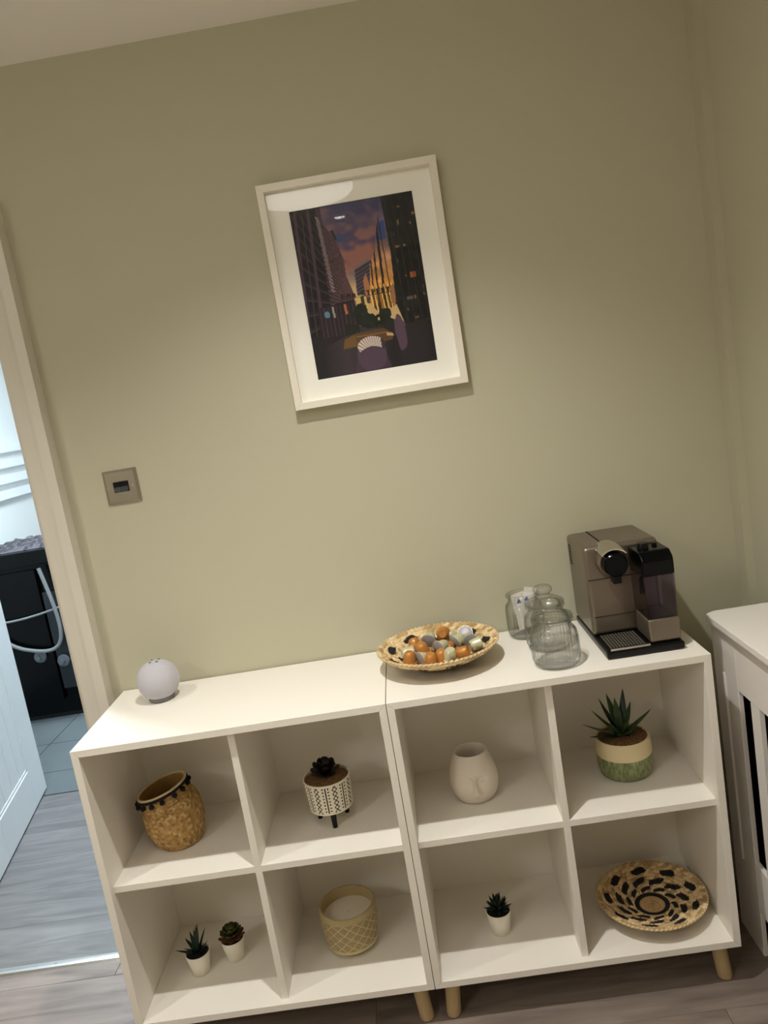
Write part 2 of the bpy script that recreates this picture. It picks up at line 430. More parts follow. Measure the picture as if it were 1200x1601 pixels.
def bez(p0, p1, p2, p3, n=24):
    p0, p1, p2, p3 = map(Vector, (p0, p1, p2, p3))
    return [p0*(1-u)**3 + p1*3*u*(1-u)**2 + p2*3*u*u*(1-u) + p3*u**3 for u in [i/n for i in range(n+1)]]
part(MB().tube(bez((0.09, -0.03, 0.84), (0.16, -0.035, 0.48), (0.16, -0.035, 0.36), (-0.02, -0.035, 0.40)) + bez((-0.02, -0.035, 0.40), (-0.10, -0.035, 0.42), (-0.15, -0.03, 0.44), (-0.2, -0.02, 0.5), 10)[1:], 0.010, 12), 'drain_hose', M_GREYHOSE, t, 60)
part(MB().tube(bez((-0.26, -0.02, 0.585), (-0.1, -0.03, 0.56), (0.1, -0.03, 0.60), (0.33, -0.02, 0.66)), 0.006, 10), 'inlet_hose', M_GREYHOSE, t, 60)
# crumpled shiny film on top
rf = random.Random(4); fm = MB(); nx, ny = 30, 14; rows = []
for j in range(ny):
    rows.append([(-0.28 + 0.42 * i / (nx - 1), 0.04 + 0.5 * j / (ny - 1), 0.937 + 0.022 * (0 if i in (0, nx-1) or j in (0, ny-1) else rf.random())) for i in range(nx)])
fm.rings(rows, False, False, closed=False)
fo = fm.build('plastic_film', mat('crumpled_grey_film', (96, 92, 100), 0.12, metal=0.6)); fo.location = (-1.25, 2.07, 0)
tag(fo, 'crumpled shiny grey plastic film lying on the black appliance', 'film')
t = thing('wall_rack', 'white slatted rack of four boards on the kitchen wall', 'rack', (KX0, 3.2, 1.17))
for k, zc in enumerate((0.03, 0.125, 0.222, 0.318)):
    part(MB().box(0.012, 0.03, -0.65, 0.65, zc - 0.026, zc + 0.029), 'slat', M_DOORW, t)
for yy in (-0.5, 0.5):
    part(MB().box(0.0, 0.012, yy - 0.02, yy + 0.02, 0.0, 0.35), 'bracket', M_DOORW, t)

# ------------------------------------------------------------------ light switch
t = thing('light_switch', 'brushed chrome double light switch with black rockers on the wall', 'light switch', (0.1125, WY, 1.3305))
e = 0.043
pl = MB().rings([[(sx*e, 0, sz*e) for sx, sz in ((-1,-1),(1,-1),(1,1),(-1,1))], [(sx*e, -0.0035, sz*e) for sx, sz in ((-1,-1),(1,-1),(1,1),(-1,1))],
                 [(sx*(e-0.006), -0.0085, sz*(e-0.006)) for sx, sz in ((-1,-1),(1,-1),(1,1),(-1,1))]])
part(pl, 'plate', M_BRUSHED, t)
part(MB().box(-0.0195, 0.0195, -0.0089, -0.0075, -0.0135, 0.0135), 'rocker_frame', M_BLACKM, t)
for sx in (-1, 1):
    part(MB().prism([(-0.0088, -0.0125), (-0.0120, -0.0120), (-0.0098, 0.0), (-0.0135, 0.0122), (-0.0088, 0.0125)], 0, sx*0.0093 - 0.0088, sx*0.0093 + 0.0088), 'rocker', M_BLACK, t)
    part(MB().lathe([(0.0032, 0), (0.0028, 0.0012)], 14).xf(Matrix.Translation((sx*0.0305, -0.0085, 0)) @ Matrix.Rotation(radians(90), 4, 'X')), 'screw', M_CHROME, t)

# ------------------------------------------------------------------ framed picture
def noise2(seed, n):
    r = np.random.RandomState(seed); g = r.rand(n + 2, n + 2)
    def f(x, y):
        x = np.clip(x, 0, 0.9999) * n; y = np.clip(y, 0, 0.9999) * n
        i = x.astype(int); j = y.astype(int); u = x - i; v = y - j
        u = u*u*(3-2*u); v = v*v*(3-2*v)
        return g[j, i]*(1-u)*(1-v) + g[j, i+1]*u*(1-v) + g[j+1, i]*(1-u)*v + g[j+1, i+1]*u*v
    return f
def paint_city(U, V):
    """dusk street scene; U right 0..1, V down 0..1 -> sRGB 0..255"""
    H = np.zeros(U.shape + (3,))
    n1, n2, n3, n4 = noise2(1, 5), noise2(2, 11), noise2(3, 40), noise2(9, 22)
    cl = 0.45*n1(U, np.clip(V*1.7, 0, 1)) + 0.37*n2(U, np.clip(V*1.9, 0, 1)) + 0.18*n4(U, np.clip(V*1.9, 0, 1))
    def mixc(a, b, t):
        t = np.clip(t, 0, 1)[..., None]; return np.array(a)*(1-t) + np.array(b)*t
    def put(mask, c): H[mask] = c if isinstance(c, tuple) else c[mask]
    def poly(pts):
        ins = np.zeros(U.shape, bool); q = len(pts)
        for i in range(q):
            (x1, y1), (x2, y2) = pts[i], pts[(i+1) % q]
            if y1 == y2: continue
            ins ^= ((y1 > V) != (y2 > V)) & (U < (x2-x1)*(V-y1)/(y2-y1) + x1)
        return ins
    up = mixc((62, 60, 92), (112, 86, 98), (cl-0.38)*5)
    mid = mixc((84, 72, 104), (146, 98, 88), (cl-0.40)*6)
    k = np.clip((V-0.10)*6, 0, 1)[..., None]; H[:] = up*(1-k) + mid*k
    k = np.clip((V-0.38)*9, 0, 1)[..., None]; H[:] = H*(1-k) + np.array((196, 164, 118))*k
    put(np.hypot((U-0.36)/0.05, (V-0.20)/0.02) < 0.8 + 0.6*n3(U, V), (58, 74, 112))
    # far tower in the middle
    tw = poly([(0.444, 0.388), (0.572, 0.350), (0.61, 0.36), (0.60, 0.60), (0.43, 0.60)])
    put(tw, (50, 46, 62)); put(tw & (((V + 0.30*U)*46 % 1) < 0.38), (84, 72, 78)); put(poly([(0.444, 0.372), (0.572, 0.335), (0.575, 0.352), (0.445, 0.392)]), (118, 102, 98))
    put(poly([(0.50, 0.46), (0.53, 0.42), (0.56, 0.56), (0.50, 0.56)]), (168, 112, 78))
    # mirrored facade lit by the sunset
    mf = poly([(0.742, 0.008), (0.715, 0.06), (0.665, 0.20), (0.625, 0.31), (0.575, 0.37), (0.53, 0.60), (0.60, 0.68), (0.74, 0.63), (0.752, 0.34)])
    warm = mixc((92, 78, 104), (208, 146, 70), (V-0.16)*3.0) * (0.55 + 0.9*cl[..., None]); put(mf, np.clip(warm, 0, 255))
    put(mf & (np.abs(U - 0.712) < 0.03) & (np.abs(V - 0.19) < 0.04 + 0.02*n3(U, V)), (52, 72, 124))
    for (ua, ub, wd) in ((0.672, 0.655, 0.010), (0.632, 0.602, 0.007), (0.70, 0.71, 0.004), (0.60, 0.565, 0.006)):
        put(mf & (np.abs(U - (ua + (ub-ua)*(V-0.2)/0.4)) < wd), (36, 28, 32))
    put(mf & (V > 0.50) & (((U-0.1*V)*33 % 1) < 0.28), (236, 196, 104)); put(mf & (V > 0.52) & (((U-0.1*V)*24 % 1) < 0.30), (72, 50, 34))
    put(poly([(0.415, 0.545), (0.50, 0.545), (0.51, 0.63), (0.43, 0.65)]), (206, 176, 106)); put(poly([(0.455, 0.55), (0.485, 0.55), (0.485, 0.66), (0.455, 0.66)]), (60, 46, 36))
    # left building, floors running to a vanishing point
    lb = poly([(0.0, 0.0), (0.25, 0.0), (0.25, 0.10), (0.295, 0.15), (0.33, 0.205), (0.372, 0.32), (0.372, 0.42), (0.405, 0.515), (0.42, 0.70), (0.40, 0.86), (0.0, 0.95)])
    put(lb, mixc((40, 31, 38), (96, 68, 74), (U-0.16)*5))
    sl = (V - 0.62)/np.maximum(0.46 - U, 0.02)
    far = lb & (U > 0.205)
    put(far & ((sl*9.5 % 1) < 0.40), (52, 36, 44)); put(far & ((sl*9.5 % 1) > 0.90), (128, 96, 98))
    put(far & (((1/np.maximum(0.50-U, 0.03))*1.3 % 1) < 0.20) & (V > 0.12), (70, 52, 58))
    nr = lb & (U < 0.205)
    put(nr & ((sl*4.6 % 1) < 0.74), (18, 16, 20)); put(nr & ((sl*4.6 % 1) > 0.92), (62, 50, 58))
    for ua, ub, wd in ((0.150, 0.118, 0.013), (0.042, 0.004, 0.012), (0.098, 0.062, 0.004)):
        put(nr & (np.abs(U - (ua + (ub-ua)*V/0.6)) < wd) & (V < 0.78), (70, 50, 62))
    put(poly([(0.20, 0.05), (0.228, 0.06), (0.262, 0.50), (0.232, 0.50)]) & ((sl*9.5 % 1) < 0.6), (132, 118, 122))
    put(poly([(0.30, 0.145), (0.325, 0.145), (0.345, 0.20), (0.33, 0.205)]), (46, 36, 44))
    # dark building on the other side
    rb = poly([(0.742, 0.0), (1.0, 0.0), (1.0, 1.0), (0.80, 0.80), (0.735, 0.62), (0.757, 0.34)])
    put(rb, mixc((15, 15, 16), (40, 38, 36), (n3(U, V)-0.40)*1.6)); put(rb & (((U-0.06*V)*17 % 1) < 0.08), (48, 46, 46))
    put(rb & (n3(U, V) > 0.90) & (U > 0.80), (128, 92, 56)); put(rb & (np.abs(U-0.905) < 0.025) & (np.abs(V-0.475) < 0.016) & ((U*95 % 1) < 0.6), (190, 104, 54))
    put(poly([(0.70, 0.53), (0.742, 0.50), (0.738, 0.62), (0.70, 0.62)]), (150, 106, 68)); put(poly([(0.83, 0.60), (0.88, 0.60), (0.88, 0.615), (0.83, 0.615)]), (86, 82, 80))
    # street level
    gm = V > 0.735 + 0.02*np.sin(U*9)
    put(gm, mixc((30, 27, 31), (66, 56, 64), 0.9 - np.abs(U-0.5)*2.2 + (cl-0.5)*1.5))
    put(poly([(0.10, 0.58), (0.40, 0.56), (0.41, 0.74), (0.08, 0.82)]), (34, 27, 33))
    for x in np.arange(0.11, 0.40, 0.034): put((np.abs(U-x) < 0.005) & (V > 0.58) & (V < 0.76), (62, 48, 56))
    put(np.hypot((U-0.165)/0.022, (V-0.625)/0.02) < 1, (86, 122, 150)); put(poly([(0.21, 0.585), (0.225, 0.585), (0.232, 0.65), (0.215, 0.65)]), (150, 142, 130)); put(poly([(0.31, 0.58), (0.33, 0.58), (0.335, 0.64), (0.315, 0.64)]), (176, 96, 60))
    for (x, y, rx, ry) in ((0.445, 0.66, 0.075, 0.055), (0.50, 0.70, 0.10, 0.045), (0.345, 0.735, 0.055, 0.035), (0.63, 0.70, 0.06, 0.05)):
        put(np.hypot((U-x)/rx, (V-y)/ry) < 0.65 + 0.7*n3(U, V), mixc((20, 26, 20), (40, 50, 38), (n3(V, U)-0.3)))
    put(poly([(0.36, 0.765), (0.60, 0.755), (0.68, 0.80), (0.66, 0.835), (0.36, 0.84)]), (86, 62, 38)); put(poly([(0.27, 0.79), (0.36, 0.765), (0.37, 0.84), (0.25, 0.845)]), (104, 76, 42))
    put((np.abs(V-0.785) < 0.003) & (U > 0.37) & (U < 0.62), (130, 98, 60)); put(poly([(0.62, 0.785), (0.67, 0.795), (0.68, 0.812), (0.62, 0.805)]), (190, 152, 112))
    put(np.hypot((U-0.74)/0.05, (V-0.80)/0.11) < 0.75 + 0.4*n3(U, V), (82, 62, 78))
    # figure in a purple coat with light hair, seen from behind
    put(np.hypot((U-0.47)/0.15, (V-0.99)/0.10) < 1, (62, 48, 64)); put(np.hypot((U-0.475)/0.122, (V-0.905)/0.10) < 1, mixc((70, 54, 70), (80, 62, 80), (np.sin(U*300)+1)/2))
    hm = (np.hypot((U-0.482)/0.115, (V-0.848)/0.055) < 1) & (V < 0.853 + 0.25*(U-0.482)**2*10)
    put(hm, mixc((136, 120, 116), (216, 200, 186), (np.sin(np.arctan2(V-0.90, U-0.49)*34)+1)/2)); put(hm & (U > 0.565), (58, 46, 54))
    # sign letters strung across the street
    G = {'E': ["111","100","111","100","111"], 'N': ["101","111","111","101","101"], 'A': ["010","101","111","101","101"], 'S': ["111","100","111","001","111"],
         'T': ["111","010","010","010","010"], 'R': ["111","101","111","110","101"], ' ': ["000"]*5}
    put((np.abs(V - 0.553) < 0.0022) & (U > 0.30) & (U < 0.72), (54, 42, 46))
    x0 = 0.305
    for ch in "ENA STREET":
        for r_ in range(5):
            for c_ in range(3):
                if G[ch][r_][c_] == '1':
                    xa = x0 + c_*0.0105; ya = 0.520 + r_*0.0066
                    put((U >= xa) & (U < xa+0.0106) & (V >= ya) & (V < ya+0.0067), (24, 18, 22))
        x0 += 0.041
    put((U < 0.004) | (U > 0.996) | (V < 0.004) | (V > 0.997), (12, 12, 12))
    return H

FX0, FX1, FZ0, FZ1, FY = 0.5825, 1.0095, 1.4447, 1.9742, -0.025
t = thing('framed_picture', 'white framed dusk city street photograph with wide cream mat on the wall', 'picture', ((FX0+FX1)/2, WY, FZ0))
cx, z0 = (FX0+FX1)/2, FZ0
hw, hh = (FX1-FX0)/2, FZ1-FZ0; bwid = 0.017; d0 = FY - WY
def fpiece(pts):
    return MB().prism(pts, 1, d0, -0.0005)
bev(part(fpiece([(-hw, 0), (hw, 0), (hw-bwid, bwid), (-hw+bwid, bwid)]), 'frame_rail', M_PWHITE, t), 0.0008)
bev(part(fpiece([(-hw, hh), (-hw+bwid, hh-bwid), (hw-bwid, hh-bwid), (hw, hh)]), 'frame_rail', M_PWHITE, t), 0.0008)
bev(part(fpiece([(-hw, 0), (-hw+bwid, bwid), (-hw+bwid, hh-bwid), (-hw, hh)]), 'frame_stile', M_PWHITE, t), 0.0008)
bev(part(fpiece([(hw, 0), (hw, hh), (hw-bwid, hh-bwid), (hw-bwid, bwid)]), 'frame_stile', M_PWHITE, t), 0.0008)
ix0, ix1, iz0, iz1 = 0.6485 - cx, 0.9443 - cx, 1.5100 - z0, 1.9090 - z0
mx0, mx1, mz0, mz1 = -hw + bwid - 0.002, hw - bwid + 0.002, bwid - 0.002, hh - bwid + 0.002
mt = MB()
for (a, b, c, dd) in ((mx0, ix0, mz0, mz1), (ix1, mx1, mz0, mz1), (ix0, ix1, mz0, iz0), (ix0, ix1, iz1, mz1)):
    mt.box(a, b, -0.0075, -0.006, c, dd)
part(mt, 'mat_board', mat('cream_mat_board', (250, 248, 240), 0.8), t)
gx, gz = 250, 336
U, V = np.meshgrid(np.linspace(0, 1, gx), np.linspace(0, 1, gz))
rgb = paint_city(U, V) / 255.0
rgb = 1.2 * np.where(rgb <= 0.04045, rgb/12.92, ((rgb+0.055)/1.055)**2.4)
pr = MB()
pr.v = [(ix0 + (ix1-ix0)*u, -0.006, iz1 + (iz0-iz1)*v) for u, v in zip(U.ravel(), V.ravel())]
pr.f = [(j*gx+i, (j+1)*gx+i, (j+1)*gx+i+1, j*gx+i+1) for j in range(gz-1) for i in range(gx-1)]
pr.c = np.concatenate([rgb.reshape(-1, 3), np.ones((gx*gz, 1))], 1)
part(pr, 'photo_print', M_PRINT, t, label='dusk city street photo with sign letters and figure in purple coat')
part(MB().box(mx0 + 0.001, mx1 - 0.001, -0.0125, -0.0118, mz0 + 0.001, mz1 - 0.001), 'glazing', thin_glass('picture_glazing'), t)
part(MB().box(mx0, mx1, -0.005, -0.002, mz0, mz1), 'backing_board', M_BIRCH, t)

# ------------------------------------------------------------------ shelf cabinets
TP, TS = 0.0164, 0.0158
CD = 0.35; REC = 0.3335
LEGX = 0.040
def cabinet(x, label):
    t = thing('shelf_cabinet', label, 'cabinet', (x, 0, 0), group='white cube shelf cabinets')
    z0, z1, W = 0.10, 0.80, 0.70; g = 0.00025
    bev(part(MB().prism([(g, z1), (W-g, z1), (W-TP-g, z1-TP), (TP+g, z1-TP)], 1, -CD, -0.001), 'top_panel', M_WHITE, t), 0.0005, 1)
    bev(part(MB().prism([(g, z0), (W-g, z0), (W-TP-g, z0+TP), (TP+g, z0+TP)], 1, -CD, -0.001), 'bottom_panel', M_WHITE, t), 0.0005, 1)
    bev(part(MB().prism([(0, z0+g), (TP, z0+TP+g), (TP, z1-TP-g), (0, z1-g)], 1, -CD, -0.001), 'side_panel', M_WHITE, t), 0.0005, 1)
    bev(part(MB().prism([(W, z0+g), (W, z1-g), (W-TP, z1-TP-g), (W-TP, z0+TP+g)], 1, -CD, -0.001), 'side_panel', M_WHITE, t), 0.0005, 1)
    bev(part(MB().box(TP, W-TP, -REC, -0.017, 0.45-TS/2, 0.45+TS/2), 'shelf', M_WHITE, t), 0.0005, 1)
    bev(part(MB().box(0.351-TS/2, 0.351+TS/2, -REC, -0.017, 0.45+TS/2+g, z1-TP), 'divider', M_WHITE, t), 0.0005, 1)
    bev(part(MB().box(0.351-TS/2, 0.351+TS/2, -REC, -0.017, z0+TP, 0.45-TS/2-g), 'divider', M_WHITE, t), 0.0005, 1)
    part(MB().box(TP, W-TP, -0.017, -0.012, z0+TP, z1-TP), 'back_panel', M_WHITE, t)
    for sx, xx in ((-1, LEGX), (1, W-LEGX)):
        for sy, yy in ((-1, -0.306), (1, -0.045)):
            r = 0.0172; k = 10
            def ring(zz, rr):
                u = (z0 - zz) / z0
                return [(xx + sx*0.009*u + rr*cos(2*pi*i/28), yy + sy*0.008*u + rr*sin(2*pi*i/28), zz) for i in range(28)]
            part(MB().rings([ring(0.0, r*0.80), ring(0.002, r*0.94), ring(0.006, r), ring(z0, r)]), 'leg', M_BIRCH, t, 40, label='pale round wooden leg')
    return t
cabinet(0.0, 'white four-cube shelf cabinet on wooden legs beside the door frame')
cabinet(0.7014, 'white four-cube shelf cabinet on wooden legs beside the slatted radiator cover')

# ------------------------------------------------------------------ radiator cover on the right wall
t = thing('radiator_cover', 'white slatted radiator cover with wide top against the side wall', 'radiator cover', (1.56, -0.9, 0))
ox, oy = 1.56, -0.9
fxp = 1.480; yb, yf = -0.150, -1.62
def RB(x0, x1, y0, y1, z0, z1): return MB().box(x0-ox, x1-ox, min(y0,y1)-oy, max(y0,y1)-oy, z0, z1)
TZ = 0.828
top = MB().prism([(px-ox, py-oy) for px, py in ((1.460, -0.200+0.02), (1.470, -0.172), (1.4805, -0.166+0.0), (XR-0.002, -0.166), (XR-0.002, yf-0.02), (1.460, yf-0.02))], 2, TZ-0.0165, TZ)
bev(part(top, 'top_panel', M_RADW, t), 0.002)
th = 0.011
zo0, zo1 = 0.248, 0.672
yo0, yo1 = -0.2740, yf + 0.13     # slatted opening along the wall
def slab(y0, y1, z0, z1, nm): return bev(part(RB(fxp, fxp+th, y0, y1, z0, z1), nm, M_RADW, t), 0.0012, 1)
slab(yb, yo0, 0.0, TZ-0.026, 'end_post'); slab(yo1, yf, 0.0, TZ-0.026, 'end_post')
slab(yo0, yo1, zo1, TZ-0.026, 'upper_rail'); slab(yo0, yo1, 0.118, zo0, 'lower_rail')
part(RB(fxp+0.022, XR-0.004, yb+0.03, yf-0.03, TZ-0.028, TZ-0.0165), 'batten', M_RADW, t)
part(RB(fxp+th, XR-0.002, yb, yb-0.016, 0.0, TZ-0.026), 'side_panel', M_RADW, t); part(RB(fxp+th, XR-0.002, yf+0.016, yf, 0.0, TZ-0.026), 'side_panel', M_RADW, t)
part(RB(fxp+0.034, fxp+0.038, yb-0.02, yf+0.02, 0.02, TZ-0.04), 'backing_panel', M_BLACKM, t)
yy = yo0 - 0.060
while yy > yo1:
    part(RB(fxp+0.0005, fxp+0.0105, yy, max(yy-0.041, yo1), zo0, zo1), 'slat', M_RADW, t)
    yy -= 0.101
bd = MB()
n = 10; yg, z0g, z1g, rg = -0.207, 0.215, 0.69, 0.006
bd.tube([(fxp-ox+0.0015, yg-oy, z0g), (fxp-ox+0.0015, yg-oy, z1g)], rg, 12)
part(bd, 'moulding', M_RADW, t, 40)

# ------------------------------------------------------------------ things on top: smart speaker
t = thing('smart_speaker', 'round pale grey fabric smart speaker on the white cabinet top', 'speaker', (0.136, -0.104, 0.80))
R_ = 0.0515
prof = []
for i in range(40):
    a = -pi/2 + 0.62 + (pi - 0.62) * i / 39
    prof.append((R_*cos(a), 0.0505 + R_*sin(a)*0.97))
prof[-1] = (0.0005, prof[-1][1])
part(MB().lathe(prof, 64), 'fabric_shell', mat('pale_grey_fabric', (186, 184, 192), 0.9, bump=0.35, bscale=900, sheen=0.2), t, 60)
part(MB().lathe([(0.0296, 0.0012), (0.0315, 0.004), (0.0312, 0.0098), (0.026, 0.0105)], 48), 'base_ring', mat('grey_base', (120, 118, 120), 0.6), t, 40)
for k in range(4):
    a = pi/4 + k*pi/2; q = Vector((0.012*cos(a), 0.012*sin(a), 0.0985))
    part(MB().lathe([(0.0032, 0), (0.003, 0.0022)], 14, tuple(q)), 'button', mat('button_grey', (110, 108, 114), 0.5), t)

# ------------------------------------------------------------------ woven bowls
TAN = np.array(lin((212, 186, 142))); TAN2 = np.array(lin((186, 156, 108))); BLK = np.array(lin((20, 18, 20)))
def woven_bowl(t, r0, rr, hgt, seed, phase=0.0):
    """shallow coiled bowl: inner and outer surfaces with twisted coils, black petals"""
    NA, NR = 384, 84
    tone = {}
    rnd = np.random.RandomState(seed)
    def pattern(s, a):
        key = (int(14*s), int(((a/(2*pi)*64) + 0.5*(int(14*s) % 2) + 6*(14*s % 1)*0.12)) % 64)
        if key not in tone: tone[key] = (TAN, TAN2, TAN*1.18, TAN2*0.78)[rnd.choice(4, p=[.4, .25, .2, .15])]
        c = tone[key]
        a = (a + phase) % (2*pi)
        if s < 0.235: return TAN2
        if s < 0.325: return BLK
        for (sc, hw_, num, tw, wid) in ((0.425, 0.070, 10, 3.2, 0.42), (0.60, 0.095, 11, 2.4, 0.43), (0.815, 0.078, 9, 1.0, 0.33)):
            ds = (s - sc)/hw_
            if abs(ds) < 1:
                u = ((a*num/(2*pi) + tw*(s-sc)*1.5 + sc*3.1) % 1) - 0.5
                lim = wid*(1-abs(ds))**0.55*(1 if ds*u > 0 else 0.8)
                if ds < 0: lim *= 1.0
                if abs(u) < lim: return BLK
        return c
    prof = lambda s: hgt*(s**2.2)
    def surf(side):
        rings, cols = [], []
        for j in range(NR+1):
            s = 0.02 + 0.98*j/NR; ring = []
            coil = 14
            for k in range(NA):
                a = 2*pi*k/NA
                bump = 0.0028*abs(sin(pi*coil*s)) * (0.35+0.65*abs(sin(a*32 + (pi/2)*(int(coil*s) % 2) + 1.2*(coil*s % 1))))
                r = s*rr
                z = prof(s) + (bump if side > 0 else -bump - 0.006)
                if s > 0.93:
                    z += 0.0012*sin(a*76 + side)
                    r += 0.0010*sin(a*76)
                ring.append((r*cos(a), r*sin(a), z + 0.008)); cols.append((*pattern(s, a), 1))
            rings.append(ring)
        return rings, cols
    ri, ci = surf(1); ro, co = surf(-1)
    # rope rim joining both
    rim, crim = [], []
    for j in range(1, 6):
        th_ = pi*j/6; ring = []
        for k in range(NA):
            a = 2*pi*k/NA; tw = 0.0010*sin(a*76 + j*0.7)
            r = rr + 0.0045*sin(th_) + tw; z = hgt + 0.008 + 0.001 - 0.003*(1-cos(th_)) + tw
            ring.append((r*cos(a), r*sin(a), z)); crim.append((*(TAN*(0.62 + 0.5*(0.5+0.5*sin(a*76 + j*1.1)))), 1))
        rim.append(ring)
    m_ = MB(); m_.rings(ri + rim + ro[::-1], True, True)
    cc = ci + crim
    nco = np.array(co).reshape(NR+1, NA, 4)[::-1].reshape(-1, 4).tolist()
    m_.c = np.array(cc + nco)
    return part(m_, 'woven_body', M_WEAVE, t, 80)
BX, BY = 0.833, -0.155
t = thing('woven_bowl', 'shallow woven straw bowl with black patches holding coffee capsules', 'bowl', (BX, BY, 0.80), 0.5)
woven_bowl(t, 0.05, 0.142, 0.044, 3, 0.4)
t = thing('woven_tray', 'empty woven straw tray with spiralling black pattern in the cabinet cube', 'tray', (1.249, -0.208, 0.45 + TS/2 - 0.342), 0.2)
t.location.z = 0.10 + TP
woven_bowl(t, 0.05, 0.126, 0.034, 8, 0.0)

# coffee capsules in the bowl
M_CAP = {'caramel orange': mat('orange_aluminium', (186, 128, 66), 0.4, metal=0.35), 'pale cream': mat('cream_aluminium', (206, 202, 170), 0.35, metal=0.35)}
M_FOIL = mat('silver_foil', (164, 161, 165), 0.5, metal=0.3, bump=0.2, bscale=160)
cb = MB().lathe([(0.0182, 0.0), (0.0182, 0.0012), (0.0154, 0.0018), (0.0150, 0.004), (0.0126, 0.0215), (0.0120, 0.0222), (0.0100, 0.0256), (0.0092, 0.0262), (0.0086, 0.0254), (0.0050, 0.0250), (0.0008, 0.0250)], 28)
cl_ = MB().lathe([(0.0008, -0.0006), (0.0168, -0.0006), (0.0176, 0.0)], 28, cap1=False)
protos = {}
def capsule(color, px, py, pz, axis, i):
    pose = 'standing dome up' if axis[2] > 0.7 else ('tipped with its silver foil lid showing' if axis[1] > 0.2 else 'lying with its dome turned to the room')
    t = thing('coffee_capsule', f'{color} coffee capsule {pose} in the woven bowl', 'capsule', group=f'{color} capsules {pose} in the bowl')
    if color not in protos:
        b = part(cb, 'cup', M_CAP[color], t, 45); l = part(cl_, 'foil_lid', M_FOIL, t, 45, label='silver foil lid'); protos[color] = (b, l)
    else:
        for src in protos[color]:
            c = src.copy(); COL.objects.link(c); c.parent = t
    t.rotation_mode = 'QUATERNION'; t.rotation_quaternion = Vector(axis).normalized().to_track_quat('Z', 'Y')
    t.location = (BX + px, BY + py, 0.80 + pz)
O, K = 'caramel orange', 'pale cream'
CAPS = [  # colour, offset in bowl, height of the foil lid, direction of the dome
    (K, -0.062, -0.030, 0.046, (-0.9, -0.3, 0.15)), (O, -0.070, -0.062, 0.036, (0.1, -0.1, 1)), (K, -0.046, -0.075, 0.044, (0.75, 0.5, 0.1)),
    (O, -0.034, -0.058, 0.052, (-0.25, -0.2, 1)), (O, -0.022, -0.088, 0.034, (0.1, -0.2, 1)), (O, -0.052, 0.005, 0.042, (-0.2, 0.1, 1)),
    (K, -0.020, 0.018, 0.052, (0.35, 0.9, 0.25)), (K, 0.000, 0.045, 0.046, (0.6, 0.3, 0.6)), (K, 0.000, -0.055, 0.056, (0.75, 0.65, 0.1)),
    (O, 0.018, 0.024, 0.064, (-0.1, -0.92, 0.25)), (O, 0.006, -0.082, 0.036, (-0.1, -0.1, 1)), (K, 0.022, -0.088, 0.040, (0.15, -0.35, 0.9)),
    (K, 0.040, -0.040, 0.058, (0.75, 0.55, 0.25)), (K, 0.070, 0.020, 0.058, (0.1, 0.7, -0.55)), (O, 0.046, -0.070, 0.040, (0.75, -0.4, 0.35)),
    (O, 0.022, -0.036, 0.034, (0.2, -0.1, 1)), (K, 0.098, -0.045, 0.050, (-0.9, -0.25, -0.05)), (K, 0.078, -0.012, 0.046, (-0.2, 0.85, 0.1)),
    (K, 0.042, 0.030, 0.044, (-0.5, -0.3, 0.8)), (O, -0.005, 0.000, 0.028, (0.4, 0.4, 0.8)),
]
for i, (c, px, py, pz, ax) in enumerate(CAPS):
    capsule(c, px, py, pz, ax, i)

# ------------------------------------------------------------------ glass jars
NF = 34
def fl_fn(z0, z1, amp):
    def fn(t, r, z):
        w = 1.0 if z0 < z < z1 else 0.0
        return (r - amp*w*(0.5 + 0.5*cos(NF*t)), z)
    return fn
def jar(label, x, y, h, rb, rn, lid=True, group=None):
    t = thing('glass_jar', label, 'jar', (x, y, 0.80), group=group)
    hb = h          # height of the neck ring top
    outer = [(0.0005, 0.0), (rb*0.80, 0.0), (rb*0.90, 0.004), (rb*0.97, 0.014), (rb, 0.03), (rb, hb*0.45), (rb*0.985, hb*0.62), (rb*0.93, hb*0.74), (rb*0.80, hb*0.83), (rn, hb*0.88), (rn, hb*0.93),
             (rn+0.005, hb*0.945), (rn+0.006, hb*0.97), (rn+0.004, hb*1.0), (rn-0.001, hb*1.0)]
    inner = [(rn-0.003, hb*0.985), (rn-0.003, hb*0.89), (rb*0.80-0.003, hb*0.82), (rb*0.93-0.003, hb*0.73), (rb-0.0035, hb*0.6), (rb-0.0035, 0.03), (rb*0.9-0.003, 0.014), (0.0005, 0.011)]
    fo_ = fl_fn(0.012, hb*0.80, 0.0030)
    m_ = MB()
    rr = []
    for (r, z) in outer: rr.append([((fo_(2*pi*k/136, r, z)[0])*cos(2*pi*k/136), (fo_(2*pi*k/136, r, z)[0])*sin(2*pi*k/136), z) for k in range(136)])
    for (r, z) in inner: rr.append([(r*cos(2*pi*k/136), r*sin(2*pi*k/136), z) for k in range(136)])
    m_.rings(rr)
    part(m_, 'body', M_GLASS, t, 50)
    if lid:
        b = hb + 0.0008
        lp = [(0.0005, b-0.010), (rn-0.006, b-0.010), (rn-0.005, b+0.0002), (rn+0.004, b+0.0004), (rn+0.006, b+0.003), (rn+0.004, b+0.007), (rn*0.86, b+0.012), (rn*0.55, b+0.018), (rn*0.36, b+0.020), (rn*0.33, b+0.023),
              (rn*0.46, b+0.027), (rn*0.55, b+0.033), (rn*0.53, b+0.039), (rn*0.38, b+0.044), (0.0005, b+0.046)]
        part(MB().lathe(lp, 64), 'lid', M_GLASS, t, 50)
    return t
jar('ribbed clear glass jar with knob lid standing nearest the coffee machine drip tray', 1.0905, -0.270, 0.106, 0.0545, 0.041, group='ribbed glass jars')
jar('ribbed clear glass jar with knob lid between two other glass jars', 1.0965, -0.157, 0.106, 0.0545, 0.041, group='ribbed glass jars')
